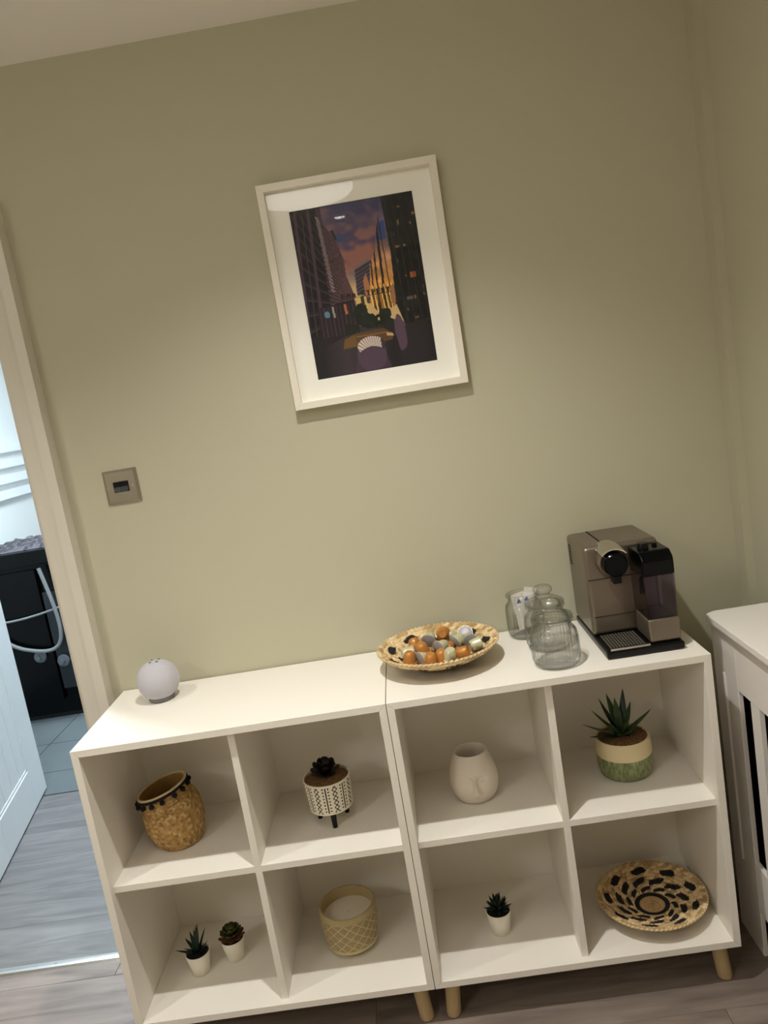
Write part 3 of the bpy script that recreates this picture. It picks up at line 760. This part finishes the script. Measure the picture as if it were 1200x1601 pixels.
jar('open ribbed glass jar filled with paper sachets beside the wall', 1.0610, -0.052, 0.110, 0.0480, 0.036, lid=False, group='ribbed glass jars')
# paper sachets standing in the open jar
M_PAPER = mat('white_sachet_paper', (232, 228, 222), 0.7, bump=0.1, bscale=120)
M_BLUE = mat('blue_print', (70, 88, 170), 0.6)
SACH = [(-0.016, -0.022, 0.066, -9, 12, 0), (0.006, -0.012, 0.068, 10, -12, 1), (0.016, 0.004, 0.076, 16, 8, 0), (-0.008, 0.016, 0.064, -10, 10, 1)]
SLAB = ['white paper sachet with a blue mark leaning over the open jar rim', 'white paper sachet with a blue mark upright in the open jar', 'plain white paper sachet with a corner sticking up above the open jar', 'white paper sachet at the back of the open jar']
for i, (sx, sy, sz, tilt, rz, mk) in enumerate(SACH):
    t = thing('paper_sachet', SLAB[i], 'sachet', (1.061 + sx*0.6, -0.052 + sy*0.6, 0.80 + sz), group='sachets in the open jar')
    t.rotation_euler = (radians(6), radians(tilt), radians(rz))
    w_, h_ = 0.016, 0.047
    rr = []
    for j in range(7):
        z = -h_ + 2*h_*j/6; th_ = 0.0004 + 0.0024*sin(pi*j/6)
        rr.append([(-w_, -th_*0.1, z), (0, -th_, z), (w_, -th_*0.1, z), (w_, th_*0.1, z), (0, th_, z), (-w_, th_*0.1, z)])
    pk = part(MB().rings(rr), 'packet', M_PAPER, t)
    if mk or i == 0:
        part(MB().prism([(-0.006, h_-0.022), (0.006, h_-0.022), (0.001, h_-0.009)], 1, -0.0029, -0.0024), 'printed_mark', M_BLUE, pk, label='blue triangular printed mark')

# ------------------------------------------------------------------ coffee machine
CX, CYB = 1.195, -0.012
t = thing('coffee_machine', 'champagne silver capsule coffee machine with black milk carafe on cabinet top', 'coffee machine', (1.28, -0.15, 0.80))
def CB(x0, x1, y0, y1, z0, z1): return MB().box(x0-1.28, x1-1.28, y0+0.15, y1+0.15, z0-0.80, z1-0.80)
xa, xb, yfz, zt = 1.195, 1.366, -0.190, 1.031
bev(part(CB(xa, xb, -0.302, CYB, 0.802, 0.8185), 'base_tray', M_BLACK, t), 0.004)
hs = part(CB(xa, xb, yfz, CYB, 0.8187, zt), 'housing', M_SILVER, t); bev(hs, 0.010, 4)
part(CB(xa+0.004, 1.299, yfz-0.0012, yfz+0.004, 0.9525, 0.9540), 'seam', M_BLACKM, hs)
part(CB(xa+0.008, 1.299, yfz-0.0012, yfz+0.004, 0.8635, 0.8645), 'seam', M_BLACKM, hs)
part(CB(1.2985, 1.2998, yfz-0.0012, yfz+0.004, 0.82, 1.02), 'seam', M_BLACKM, hs)
part(CB(1.300, 1.362, yfz-0.001, yfz+0.004, 0.82, 0.872), 'dock_panel', M_BLACK, t)
for k in range(7):   # side vents
    part(CB(xa-0.0006, xa+0.002, -0.060+0.004, -0.030, 1.010-0.0075*k-0.0035, 1.010-0.0075*k), 'vent_slot', M_BLACKM, hs)
part(CB(1.243, 1.247, -0.16, -0.02, zt-0.0008, zt+0.0006), 'lid_seam', M_BLACKM, hs)
# brewing head: barrel, black dial and spout
hx, hz = 1.2535, 0.9935
def cylY(r, y0, y1, rr=None, n=40, bevl=0.003):
    r2 = rr or r
    return MB().lathe([(r, 0), (r2, (y0-y1)-bevl), (r2-bevl, (y0-y1))], n).xf(Matrix.Translation((hx-1.28, y0+0.15, hz-0.80)) @ Matrix.Rotation(radians(90), 4, 'X'))
bh = part(cylY(0.0345, yfz+0.002, yfz-0.026, 0.0320), 'brew_head', M_SILVER, t, 40)
part(cylY(0.0285, yfz-0.0262, yfz-0.052, 0.0270), 'dial', M_GLOSSB, bh, 40)
sp = MB().prism([(hx-1.28-0.009, hz-0.80-0.044), (hx-1.28+0.009, hz-0.80-0.044), (hx-1.28+0.011, hz-0.80-0.02), (hx-1.28-0.011, hz-0.80-0.02)], 1, yfz+0.15-0.048, yfz+0.15-0.020)
bev(part(sp, 'coffee_spout', M_BLACK, bh), 0.002)
# chrome lever: curved plate over the head
lv, ls = [], []
for j in range(9):
    u = j/8; y = yfz + 0.030 - 0.074*u
    ring = []
    for k in range(13):
        a = radians(-48 + 96*k/12); rr_ = 0.0385 + 0.0015*sin(pi*u)
        ring.append((hx-1.28 + rr_*sin(a), y+0.15, hz-0.80 + rr_*cos(a) + 0.004 - 0.006*u*u))
    for k in range(12, -1, -1):
        a = radians(-48 + 96*k/12); rr_ = 0.0358 + 0.0015*sin(pi*u)
        ring.append((hx-1.28 + rr_*sin(a), y+0.15, hz-0.80 + rr_*cos(a) + 0.004 - 0.006*u*u))
    ls.append(ring)
part(MB().rings(ls), 'lever', M_CHROME, t, 40)
# drip grid
dfm = part(CB(xa+0.008, 1.292, -0.296, yfz-0.004, 0.8185, 0.8200), 'drip_frame', M_BLACK, t)
for k in range(12):
    x_ = xa + 0.013 + 0.0066*k
    part(CB(x_, x_+0.0032, -0.288, yfz-0.008, 0.8200, 0.8222), 'grid_bar', mat('grid_grey', (120, 114, 104), 0.35, metal=0.5), dfm)
part(CB(xa+0.010, 1.292, -0.2985, -0.2955, 0.8190, 0.8235), 'front_trim', M_CHROME, dfm)
# milk carafe
ca, cb_, cf = 1.2955, 1.3640, -0.290
bev(part(CB(ca, cb_, cf, yfz-0.002, 0.8200, 0.8720), 'carafe_stand', M_SILVER, t), 0.004, 3)
gl = MB(); 
def rr4(x0, x1, y0, y1, z): return [(x0-1.28, y0+0.15, z-0.80), (x1-1.28, y0+0.15, z-0.80), (x1-1.28, y1+0.15, z-0.80), (x0-1.28, y1+0.15, z-0.80)]
yc = yfz-0.003
gl.rings([rr4(ca+0.002, cb_-0.002, cf+0.004, yc, 0.8722), rr4(ca, cb_, cf+0.002, yc, 0.9690), rr4(ca+0.0025, cb_-0.0025, cf+0.0045, yc-0.0025, 0.9690), rr4(ca+0.0045, cb_-0.0045, cf+0.0065, yc-0.0025, 0.8750)])
mcf = part(gl, 'milk_carafe', M_SMOKE, t)
part(CB(1.3375, 1.3405, -0.240, -0.237, 0.880, 0.968), 'milk_tube', M_BLACK, mcf)
hd = MB().prism([(cf+0.15, 0.1695), (yfz+0.15-0.001, 0.1695), (yfz+0.15-0.001, 0.2225), (cf+0.15+0.020, 0.2225), (cf+0.15+0.006, 0.213), (cf+0.15, 0.205)], 0, ca-1.28, cb_-1.28+0.001)
chd = bev(part(hd, 'carafe_head', M_GLOSSB, t), 0.004, 3)
part(MB().lathe([(0.0125, 0), (0.0125, 0.012), (0.0115, 0.0135)], 32, (1.316-1.28, -0.240+0.15, 0.2225)), 'froth_knob', M_BLACK, chd, 40)
part(MB().lathe([(0.006, 0), (0.0055, 0.006)], 24, (1.346-1.28, -0.226+0.15, 0.2225)), 'release_button', M_BLACK, chd, 40)
part(MB().tube([(1.300-1.28, -0.268+0.15, 0.172), (1.2935-1.28, -0.268+0.15, 0.165), (1.2925-1.28, -0.268+0.15, 0.128)], 0.0028, 10), 'milk_spout', M_BLACK, chd, 40)

# ------------------------------------------------------------------ shelf cube things
ZU = 0.45 + TS/2          # upper cube floor
ZL = 0.10 + TP            # lower cube floor

# pompom basket
t = thing('pompom_basket', 'slouching seagrass basket with black pompom trim in the cabinet cube', 'basket', (0.122, -0.172, ZU))
NA = 256
SECT = [  # centre x, y, z, radius, tilt in degrees (right side up)
    (0.010, 0.0, 0.000, 0.046, 0), (0.010, 0.0, 0.003, 0.053, 0), (0.009, 0.0, 0.022, 0.062, 1), (0.007, 0.0, 0.048, 0.0695, 3), (0.005, 0, 0.072, 0.0710, 6),
    (0.003, 0, 0.092, 0.0700, 9), (0.000, 0, 0.106, 0.0665, 11), (-0.005, 0, 0.117, 0.0620, 13), (-0.008, 0, 0.127, 0.0600, 13), (-0.010, 0, 0.138, 0.0595, 13), (-0.010, 0.0, 0.145, 0.0605, 13)]
def interp(S, u):
    x = u*(len(S)-1); i = min(int(x), len(S)-2); f = x-i
    return [S[i][k]*(1-f)+S[i+1][k]*f for k in range(5)]
def bring(sec, off, dz=0):
    cx_, cy_, cz_, r_, ti = sec; ring = []
    for k in range(NA):
        a = 2*pi*k/NA; o_ = off(a) if callable(off) else off
        x = (r_+o_)*cos(a); y = (r_+o_)*sin(a)
        ring.append((cx_ + x*cos(radians(ti)), cy_ + y, cz_ + dz + x*sin(radians(ti))))
    return ring
rings, cols = [], []
NRW = 128; rb_ = np.random.RandomState(5)
SG = [np.array(lin(c)) for c in ((176, 142, 88), (158, 122, 68), (196, 166, 112), (136, 104, 58))]
cell = {}
for j in range(NRW+1):
    u = j/NRW; sec = interp(SECT, u); row = int(u*32)
    def off(a, u=u, row=row):
        return 0.0018*abs(sin(pi*32*u))*(0.3 + 0.7*abs(sin(a*32 + (row % 2)*pi/2)))
    rings.append(bring(sec, off))
    for k in range(NA):
        ck = int((k/NA*64 + (row % 2)*0.5)) % 64
        if (row, ck) not in cell: cell[(row, ck)] = SG[rb_.choice(4, p=[.4, .3, .2, .1])]
        sh = 1.0
        cols.append((*(cell[(row, ck)]*sh), 1))
inn = []
for j in range(20, -1, -1):
    sec = interp(SECT, 0.06 + 0.94*j/20); inn.append(bring(sec, -0.004)); cols += [(*(SG[1]*0.9), 1)]*NA
mb_ = MB(); mb_.rings(rings + inn); mb_.c = np.array(cols)
part(mb_, 'woven_body', M_WEAVE, t, 80)
top = SECT[-1]
rim_ring = bring(top, 0.000, 0.000)
rm = MB(); 
def closed_tube(ring, r, n=8):
    q = len(ring); pts = [Vector(p) for p in ring]; rr_ = []
    cen = sum(pts, Vector())/q
    for i in range(q):
        d_ = (pts[(i+1) % q] - pts[i-1]).normalized(); u_ = (pts[i]-cen); u_ = (u_ - d_*u_.dot(d_)).normalized(); w_ = d_.cross(u_)
        rr_.append([pts[i] + (u_*cos(2*pi*k/n) + w_*sin(2*pi*k/n))*r for k in range(n)])
    m2 = MB()
    for a in rr_: m2.v += [tuple(x) for x in a]
    for i in range(q):
        for k in range(n):
            i2, k2 = (i+1) % q, (k+1) % n
            m2.f.append((i*n+k, i*n+k2, i2*n+k2, i2*n+k))
    return m2
part(closed_tube(rim_ring, 0.0032), 'rim_rope', mat('pale_rope', (200, 180, 138), 0.8, bump=0.3, bscale=300), t, 60)
bandsec = interp(SECT, 0.93)
pbd = part(closed_tube(bring(bandsec, 0.0035), 0.0034), 'pompom_band', mat('black_yarn', (14, 14, 18), 0.95, bump=0.5, bscale=500), t, 60)
bs = bring(interp(SECT, 0.86), 0.0065, -0.003)
rp = random.Random(11)
for k in range(15):
    i = int(NA*k/15 + rp.uniform(-2, 2)) % NA
    p = Vector(bs[i]); up = Vector(bring(bandsec, 0.004)[i])
    q = MB().sphere(tuple(p), 0.0064, 12, 8); 
    o = part(q, 'pompom', MATS['black_yarn'], pbd, 80)

# leaves -------------------------------------------------------------------------------------------------
def leaf_mesh(length, width, thick, curl, droop=0.0, fat=0.35, tip=1.0, n=9):
    """leaf along +x rising with curl; lens cross-section with a channel"""
    rings = []
    for i in range(n):
        u = i/(n-1)
        wdt = width*(sin(pi*(0.12 + 0.88*u)**fat) if fat != 0.35 else (0.55 + 0.9*u - 1.45*u**2.2))
        wdt = max(wdt, 0.0003*(1-u)+0.0002)
        th_ = thick*(1 - 0.85*u)
        ax = length*u; az = curl*length*u*u + droop*length*u
        rings.append([(ax, -wdt/2, az + th_*0.25), (ax, -wdt/4, az - th_*0.4), (ax, 0, az - th_*0.6), (ax, wdt/4, az - th_*0.4), (ax, wdt/2, az + th_*0.25), (ax, wdt/4, az + th_*0.12), (ax, 0, az + th_*0.02), (ax, -wdt/4, az + th_*0.12)])
    return MB().rings(rings)
def put_leaf(t, m_, name, mt_, base, az, el, roll=0):
    M_ = Matrix.Translation(base) @ Matrix.Rotation(az, 4, 'Z') @ Matrix.Rotation(-el, 4, 'Y') @ Matrix.Rotation(roll, 4, 'X')
    m_.xf(M_)
    return part(m_, name, mt_, t, 60)
M_AGAVE = mat('dark_green_leaf', (58, 80, 46), 0.45, vary=0.25, vscale=40)
M_AGAVE2 = mat('deep_green_leaf', (24, 44, 32), 0.45, vary=0.2, vscale=60)
M_ROS = mat('olive_rosette_leaf', (74, 78, 34), 0.5, vary=0.25, vscale=60)
M_ROSE = mat('russet_leaf_edge', (92, 58, 30), 0.55, vary=0.2, vscale=60)
M_PURP = mat('dark_maroon_leaf', (22, 12, 14), 0.5)
M_HAWO = mat('blue_green_leaf', (20, 40, 32), 0.4, vary=0.2, vscale=60)

# green two-tone pot with agave
t = thing('potted_agave', 'spiky agave in a cream and green glazed pot in the cabinet cube', 'plant', (1.2375, -0.163, ZU))
def ribfn(tt, r, z): return (r - 0.0007*(0.5+0.5*cos(70*tt)) if 0.058 < z < 0.093 else r, z)
part(MB().lathe([(0.0005, 0), (0.050, 0.0), (0.058, 0.005), (0.0635, 0.017), (0.0655, 0.034), (0.0650, 0.0555)], 96, cap1=False), 'green_glaze', None or mat('green_reactive_glaze', (126, 134, 92), 0.35, vary=0.5, vscale=150, stretch=(1, 1, 0.4), bump=0.25, bscale=140), t, 60)
part(MB().lathe([(0.0650, 0.0555), (0.0658, 0.0575), (0.0640, 0.094), (0.0620, 0.0975), (0.0590, 0.0960), (0.0585, 0.085)], 280, cap0=False, cap1=False, fn=ribfn), 'cream_band', mat('cream_ceramic', (222, 206, 164), 0.55), t, 50)
part(MB().lathe([(0.059, 0.0925), (0.045, 0.0955), (0.02, 0.097), (0.0005, 0.0975)], 48, cap0=False), 'gravel', M_SOIL, t, 60)
LV = [(200, 8, .085, .020), (183, 20, .095, .018), (160, 40, .085, .018), (140, 56, .095, .019), (112, 66, .098, .021), (92, 74, .085, .021), (60, 58, .105, .019), (40, 50, .078, .017), (15, 22, .090, .017),
      (330, 20, .050, .022), (285, 28, .052, .024), (245, 24, .050, .024), (80, 48, .07, .018), (220, 45, .06, .02), (300, 62, .055, .018), (170, 68, .085, .018), (20, 66, .075, .018)]
for i, (az, el, ln, wd) in enumerate(LV):
    put_leaf(t, leaf_mesh(ln*1.02, wd*1.35, 0.006, 0.10 if el < 60 else 0.0), 'leaf', M_AGAVE if i % 3 else M_AGAVE2, (0.004*cos(radians(az)), 0.004*sin(radians(az)), 0.0965), radians(az), radians(el))

# mini white pots
def mini_pot(label, x, y, z, H_, rt, rb, name, cat='plant'):
    t = thing(name, label, cat, (x, y, z), group='small white pots with succulents')
    part(MB().lathe([(0.0005, 0), (rb*0.93, 0), (rb, 0.0015), (rt, H_-0.001), (rt-0.0008, H_), (rt-0.002, H_-0.0006), (rt-0.0028, H_-0.008)], 48, cap1=False), 'pot', M_PWHITE, t, 50)
    part(MB().lathe([(rt-0.0026, H_-0.0065), (rt*0.5, H_-0.004), (0.0005, H_-0.003)], 32, cap0=False), 'soil', M_PEAT, t, 60)
    return t
H1 = 0.0575
t = mini_pot('small white pot with a spiky dark aloe succulent', 0.1215, -0.204, ZL, H1, 0.0305, 0.0215, 'potted_aloe')
for i, (az, el, ln, wd) in enumerate([(185, 12, .050, .010), (150, 42, .044, .011), (128, 58, .050, .011), (105, 68, .052, .011), (85, 74, .060, .011), (68, 76, .066, .010), (40, 60, .056, .011), (10, 35, .034, .010),
                                      (200, 40, .034, .010), (230, 30, .028, .011), (290, 30, .026, .012), (330, 28, .028, .011), (260, 60, .034, .012), (100, 40, .04, .011)]):
    put_leaf(t, leaf_mesh(ln*1.05, wd*1.3, 0.004, 0.12 if i in (0, 7) else 0.0), 'leaf', M_AGAVE2 if i % 2 else M_HAWO, (0.002*cos(radians(az)), 0.002*sin(radians(az)), H1-0.004), radians(az), radians(el))
t = mini_pot('small white pot with a dense olive green rosette succulent', 0.2025, -0.170, ZL, 0.056, 0.0295, 0.0215, 'potted_rosette')
def petal(ln, wd, th_):
    rings = []
    for i in range(8):
        u = i/7; wdt = wd*(0.45 + 0.95*u - 0.3*u*u) if u < 0.85 else wd*(1.05 - 4.2*(u-0.85))
        tz = th_*(1-0.6*u); az = 0.25*ln*u*u
        rings.append([(ln*u, -wdt/2, az+tz*0.5), (ln*u, 0, az-tz*0.5), (ln*u, wdt/2, az+tz*0.5), (ln*u, 0, az+tz*0.3)])
    return MB().rings(rings)
for lay, (num, el, ln, zz) in enumerate([(9, 2, .031, .055), (9, 24, .030, .059), (8, 42, .028, .063), (7, 58, .025, .066), (5, 72, .021, .069), (3, 84, .016, .071)]):
    for k in range(num):
        az = 2*pi*k/num + lay*0.42
        put_leaf(t, petal(ln, 0.016, 0.004), 'leaf', M_ROSE if lay < 1 or (lay < 2 and k % 2) else M_ROS, (0.003*cos(az), 0.003*sin(az), zz), az, radians(el))
t = mini_pot('small white pot with a stubby dark blue-green succulent', 0.8755, -0.212, ZL, 0.0590, 0.0305, 0.0215, 'potted_succulent')
for lay, (num, el, ln, zz) in enumerate([(8, 14, .034, .058), (7, 40, .034, .060), (6, 62, .036, .062), (4, 80, .036, .063)]):
    for k in range(num):
        az = 2*pi*k/num + lay*0.5
        put_leaf(t, leaf_mesh(ln, 0.0145, 0.006, 0.12), 'leaf', M_HAWO if (k+lay) % 3 else M_AGAVE2, (0.003*cos(az), 0.003*sin(az), zz), az, radians(el))

# patterned tripod pot
t = thing('patterned_planter', 'white planter with black diamond and dash pattern on three black legs', 'planter', (0.5165, -0.182, ZU))
PR0, PR1, PZ0, PZ1 = 0.0535, 0.0575, 0.040, 0.1150
NPA, NPZ, PER = 560, 110, 8
rings, cols = [], []
IV = (*lin((228, 220, 200)), 1); BK = (*lin((18, 18, 18)), 1)
def tribal(a, v):
    u = (a*PER/(2*pi) + 0.25) % 1.0
    if v < 0.05 or v > 0.96: return IV
    if abs(u-0.25) < 0.034: return BK if 0.07 < v < 0.95 else IV
    if abs(abs(u-0.25)-0.145) < 0.042: return BK if (v*9 % 1) < 0.45 else IV
    d_ = abs(u-0.75); tri = abs(((v*6.5) % 1) - 0.5)*2*0.13
    if d_ < 0.17 and abs(d_ - (0.13 - tri)) < 0.036: return BK
    return IV
for j in range(NPZ+1):
    v = j/NPZ; z = PZ0 + (PZ1-PZ0)*v; r = PR0 + (PR1-PR0)*v
    rings.append([(r*cos(2*pi*k/NPA), r*sin(2*pi*k/NPA), z) for k in range(NPA)]); cols += [tribal(2*pi*k/NPA, v) for k in range(NPA)]
for (r, z) in [(PR1-0.0008, PZ1+0.001), (PR1-0.003, PZ1+0.0008), (PR1-0.004, PZ1-0.014)]:
    rings.append([(r*cos(2*pi*k/NPA), r*sin(2*pi*k/NPA), z) for k in range(NPA)]); cols += [IV]*NPA
mb_ = MB(); mb_.rings(rings, True, False); mb_.c = np.array(cols)
part(mb_, 'pot', M_VCOL, t, 50, label='white pot with black diamonds, dashes and lines')
part(MB().lathe([(PR1-0.0038, PZ1-0.006), (0.03, PZ1-0.001), (0.0005, PZ1)], 48, cap0=False), 'gravel', M_SOIL, t, 60)
for k in range(3):
    a = radians(-82 + 120*k); cx_, cy_ = 0.036*cos(a), 0.036*sin(a)
    part(MB().tube([(cx_, cy_, PZ0+0.001), (cx_*1.08, cy_*1.08, 0.0)], [0.0078, 0.0056], 18), 'leg', M_BLACK, t, 50, label='black tapered wooden leg')
for lay, (num, el, ln, zz) in enumerate([(7, 10, .036, .114), (6, 34, .037, .117), (5, 58, .036, .119), (3, 80, .030, .120)]):
    for k in range(num):
        az = 2*pi*k/num + lay*0.6 + 0.2
        put_leaf(t, petal(ln, 0.022, 0.005), 'leaf', M_PURP, (-0.002 + 0.003*cos(az), 0.006 + 0.003*sin(az), zz), az, radians(el))

# face vase
t = thing('face_vase', 'matte white ceramic vase with a sculpted face in the cabinet cube', 'vase', (0.8685, -0.174, ZU))
VH = 0.121
VP = [(0.0, 0.034), (0.02, 0.041), (0.07, 0.0475), (0.16, 0.0535), (0.28, 0.0575), (0.40, 0.0590), (0.52, 0.0580), (0.66, 0.0545), (0.80, 0.0490), (0.92, 0.0435), (1.0, 0.0405)]
def vr(h_):
    for (a, ra), (b, rb2) in zip(VP, VP[1:]):
        if a <= h_ <= b:
            f_ = (h_-a)/(b-a); f_ = f_*f_*(3-2*f_) if False else f_
            return ra + (rb2-ra)*f_
    return VP[-1][1]
def vrs(h_): return (vr(max(h_-0.03, 0)) + 2*vr(h_) + vr(min(h_+0.03, 1)))/4 if 0.03 < h_ < 0.97 else vr(h_)
NVA, NVZ = 240, 150
rings = []
def g(x): return math.exp(-x*x)
for j in range(NVZ+1):
    h_ = j/NVZ; r0 = vrs(h_); ring = []
    for k in range(NVA):
        a = 2*pi*k/NVA
        f_ = ((a + pi/2 + pi) % (2*pi)) - pi      # angle from the front
        s_ = f_*r0                                 # arc distance
        dsp = 0.0
        # nose ridge, wider at the tip
        nw = 0.0042 + 0.0040*max(0, min(1, (0.56-h_)/0.24))**2
        if 0.24 < h_ < 0.66:
            amp = 0.0115*min(1, (0.66-h_)/0.20)*min(1, max(0, (h_-0.25)/0.05))
            dsp += amp*g((s_/nw)**2 if False else s_/nw)
        dsp += 0.0030*(g((abs(s_)-0.0075)/0.0032)*g((h_-0.315)/0.03))
        # brow ridge line sweeping out from the nose, hollow eyes below
        br = 0.60 + 0.045*math.tanh((abs(s_)-0.006)/0.008)
        if abs(s_) < 0.035:
            fade = g(max(0, abs(s_)-0.018)/0.010)
            dsp += -0.0048*fade*g((h_-(br-0.07))/0.055)*min(1, abs(s_)/0.006)
        # lips
        dsp += 0.0026*g(s_/0.0075)*g((h_-0.225)/0.016) - 0.0028*g(s_/0.0085)*g((h_-0.198)/0.010) + 0.0022*g(s_/0.006)*g((h_-0.172)/0.016)
        r = r0 + dsp
        ring.append((r*cos(a), r*sin(a)*0.96, VH*h_))
    rings.append(ring)
for (r, z) in [(0.0385, VH+0.0008), (0.0360, VH-0.001), (0.0365, VH-0.02), (0.048, VH*0.5), (0.03, 0.006)]:
    rings.append([(r*cos(2*pi*k/NVA), r*sin(2*pi*k/NVA)*0.96, z) for k in range(NVA)])
tag(part(MB().rings(rings), 'body', M_FACE, t, 80))

# carved candle pot
t = thing('candle_pot', 'tan carved ceramic pot filled with a white wax candle', 'candle', (0.5065, -0.180, ZL))
CR, CZ0, CZ1 = 0.0700, 0.010, 0.1130
rings, cols = [], []
NCA, NCZ = 420, 110
TN = np.array(lin((176, 158, 116))); TNL = np.array(lin((198, 182, 144))); TND = np.array(lin((142, 122, 82)))
for j in range(NCZ+1):
    v = j/NCZ; z = CZ0 + (CZ1-CZ0)*v
    r = 0.061 + (CR-0.061)*min(1, v*1.6)**0.6
    if v < 0.06: r = 0.050 + 0.0115*(v/0.06)**0.5
    ring = []
    for k in range(NCA):
        a = 2*pi*k/NCA; dr = 0; c = TN
        if 0.14 < v < 0.86:
            U_ = a*15/(2*pi); W_ = (v-0.14)/0.72*3.0
            p1 = (U_ + W_) % 1; p2 = (U_ - W_) % 1
            e1 = min(p1, 1-p1); e2 = min(p2, 1-p2); ee = min(e1, e2)
            if ee < 0.05: dr = 0.0004; c = TNL
            else:
                dr = -0.0006 if (ee*11 % 1) < 0.5 else -0.0001; c = TND if (ee*11 % 1) < 0.5 else TN
        elif v <= 0.14: c = TNL
        ring.append(((r+dr)*cos(a), (r+dr)*sin(a), z)); cols.append((*c, 1))
    rings.append(ring)
for (r, z) in [(CR-0.001, CZ1+0.001), (CR-0.0055, CZ1+0.001), (CR-0.0065, CZ1-0.002), (CR-0.0065, CZ1-0.03)]:
    rings.append([(r*cos(2*pi*k/NCA), r*sin(2*pi*k/NCA), z) for k in range(NCA)]); cols += [(*TN, 1)]*NCA
mb_ = MB(); mb_.rings(rings, True, False); mb_.c = np.array(cols)
part(mb_, 'pot', M_VCOL, t, 50, label='tan pot carved with nested diamonds')
part(MB().lathe([(0.046, 0.0), (0.046, CZ0+0.002)], 48), 'foot', mat('tan_ceramic', (160, 136, 92), 0.7), t, 40)
part(MB().lathe([(CR-0.0063, CZ1-0.026), (0.03, CZ1-0.0255), (0.0005, CZ1-0.026)], 64, cap0=False), 'wax', mat('white_wax', (226, 216, 198), 0.5), t, 60)
part(MB().tube([(0.0, 0, CZ1-0.027), (0.002, 0, CZ1-0.021)], 0.0008, 8), 'wick', mat('wick_cotton', (206, 192, 160), 0.8), t)
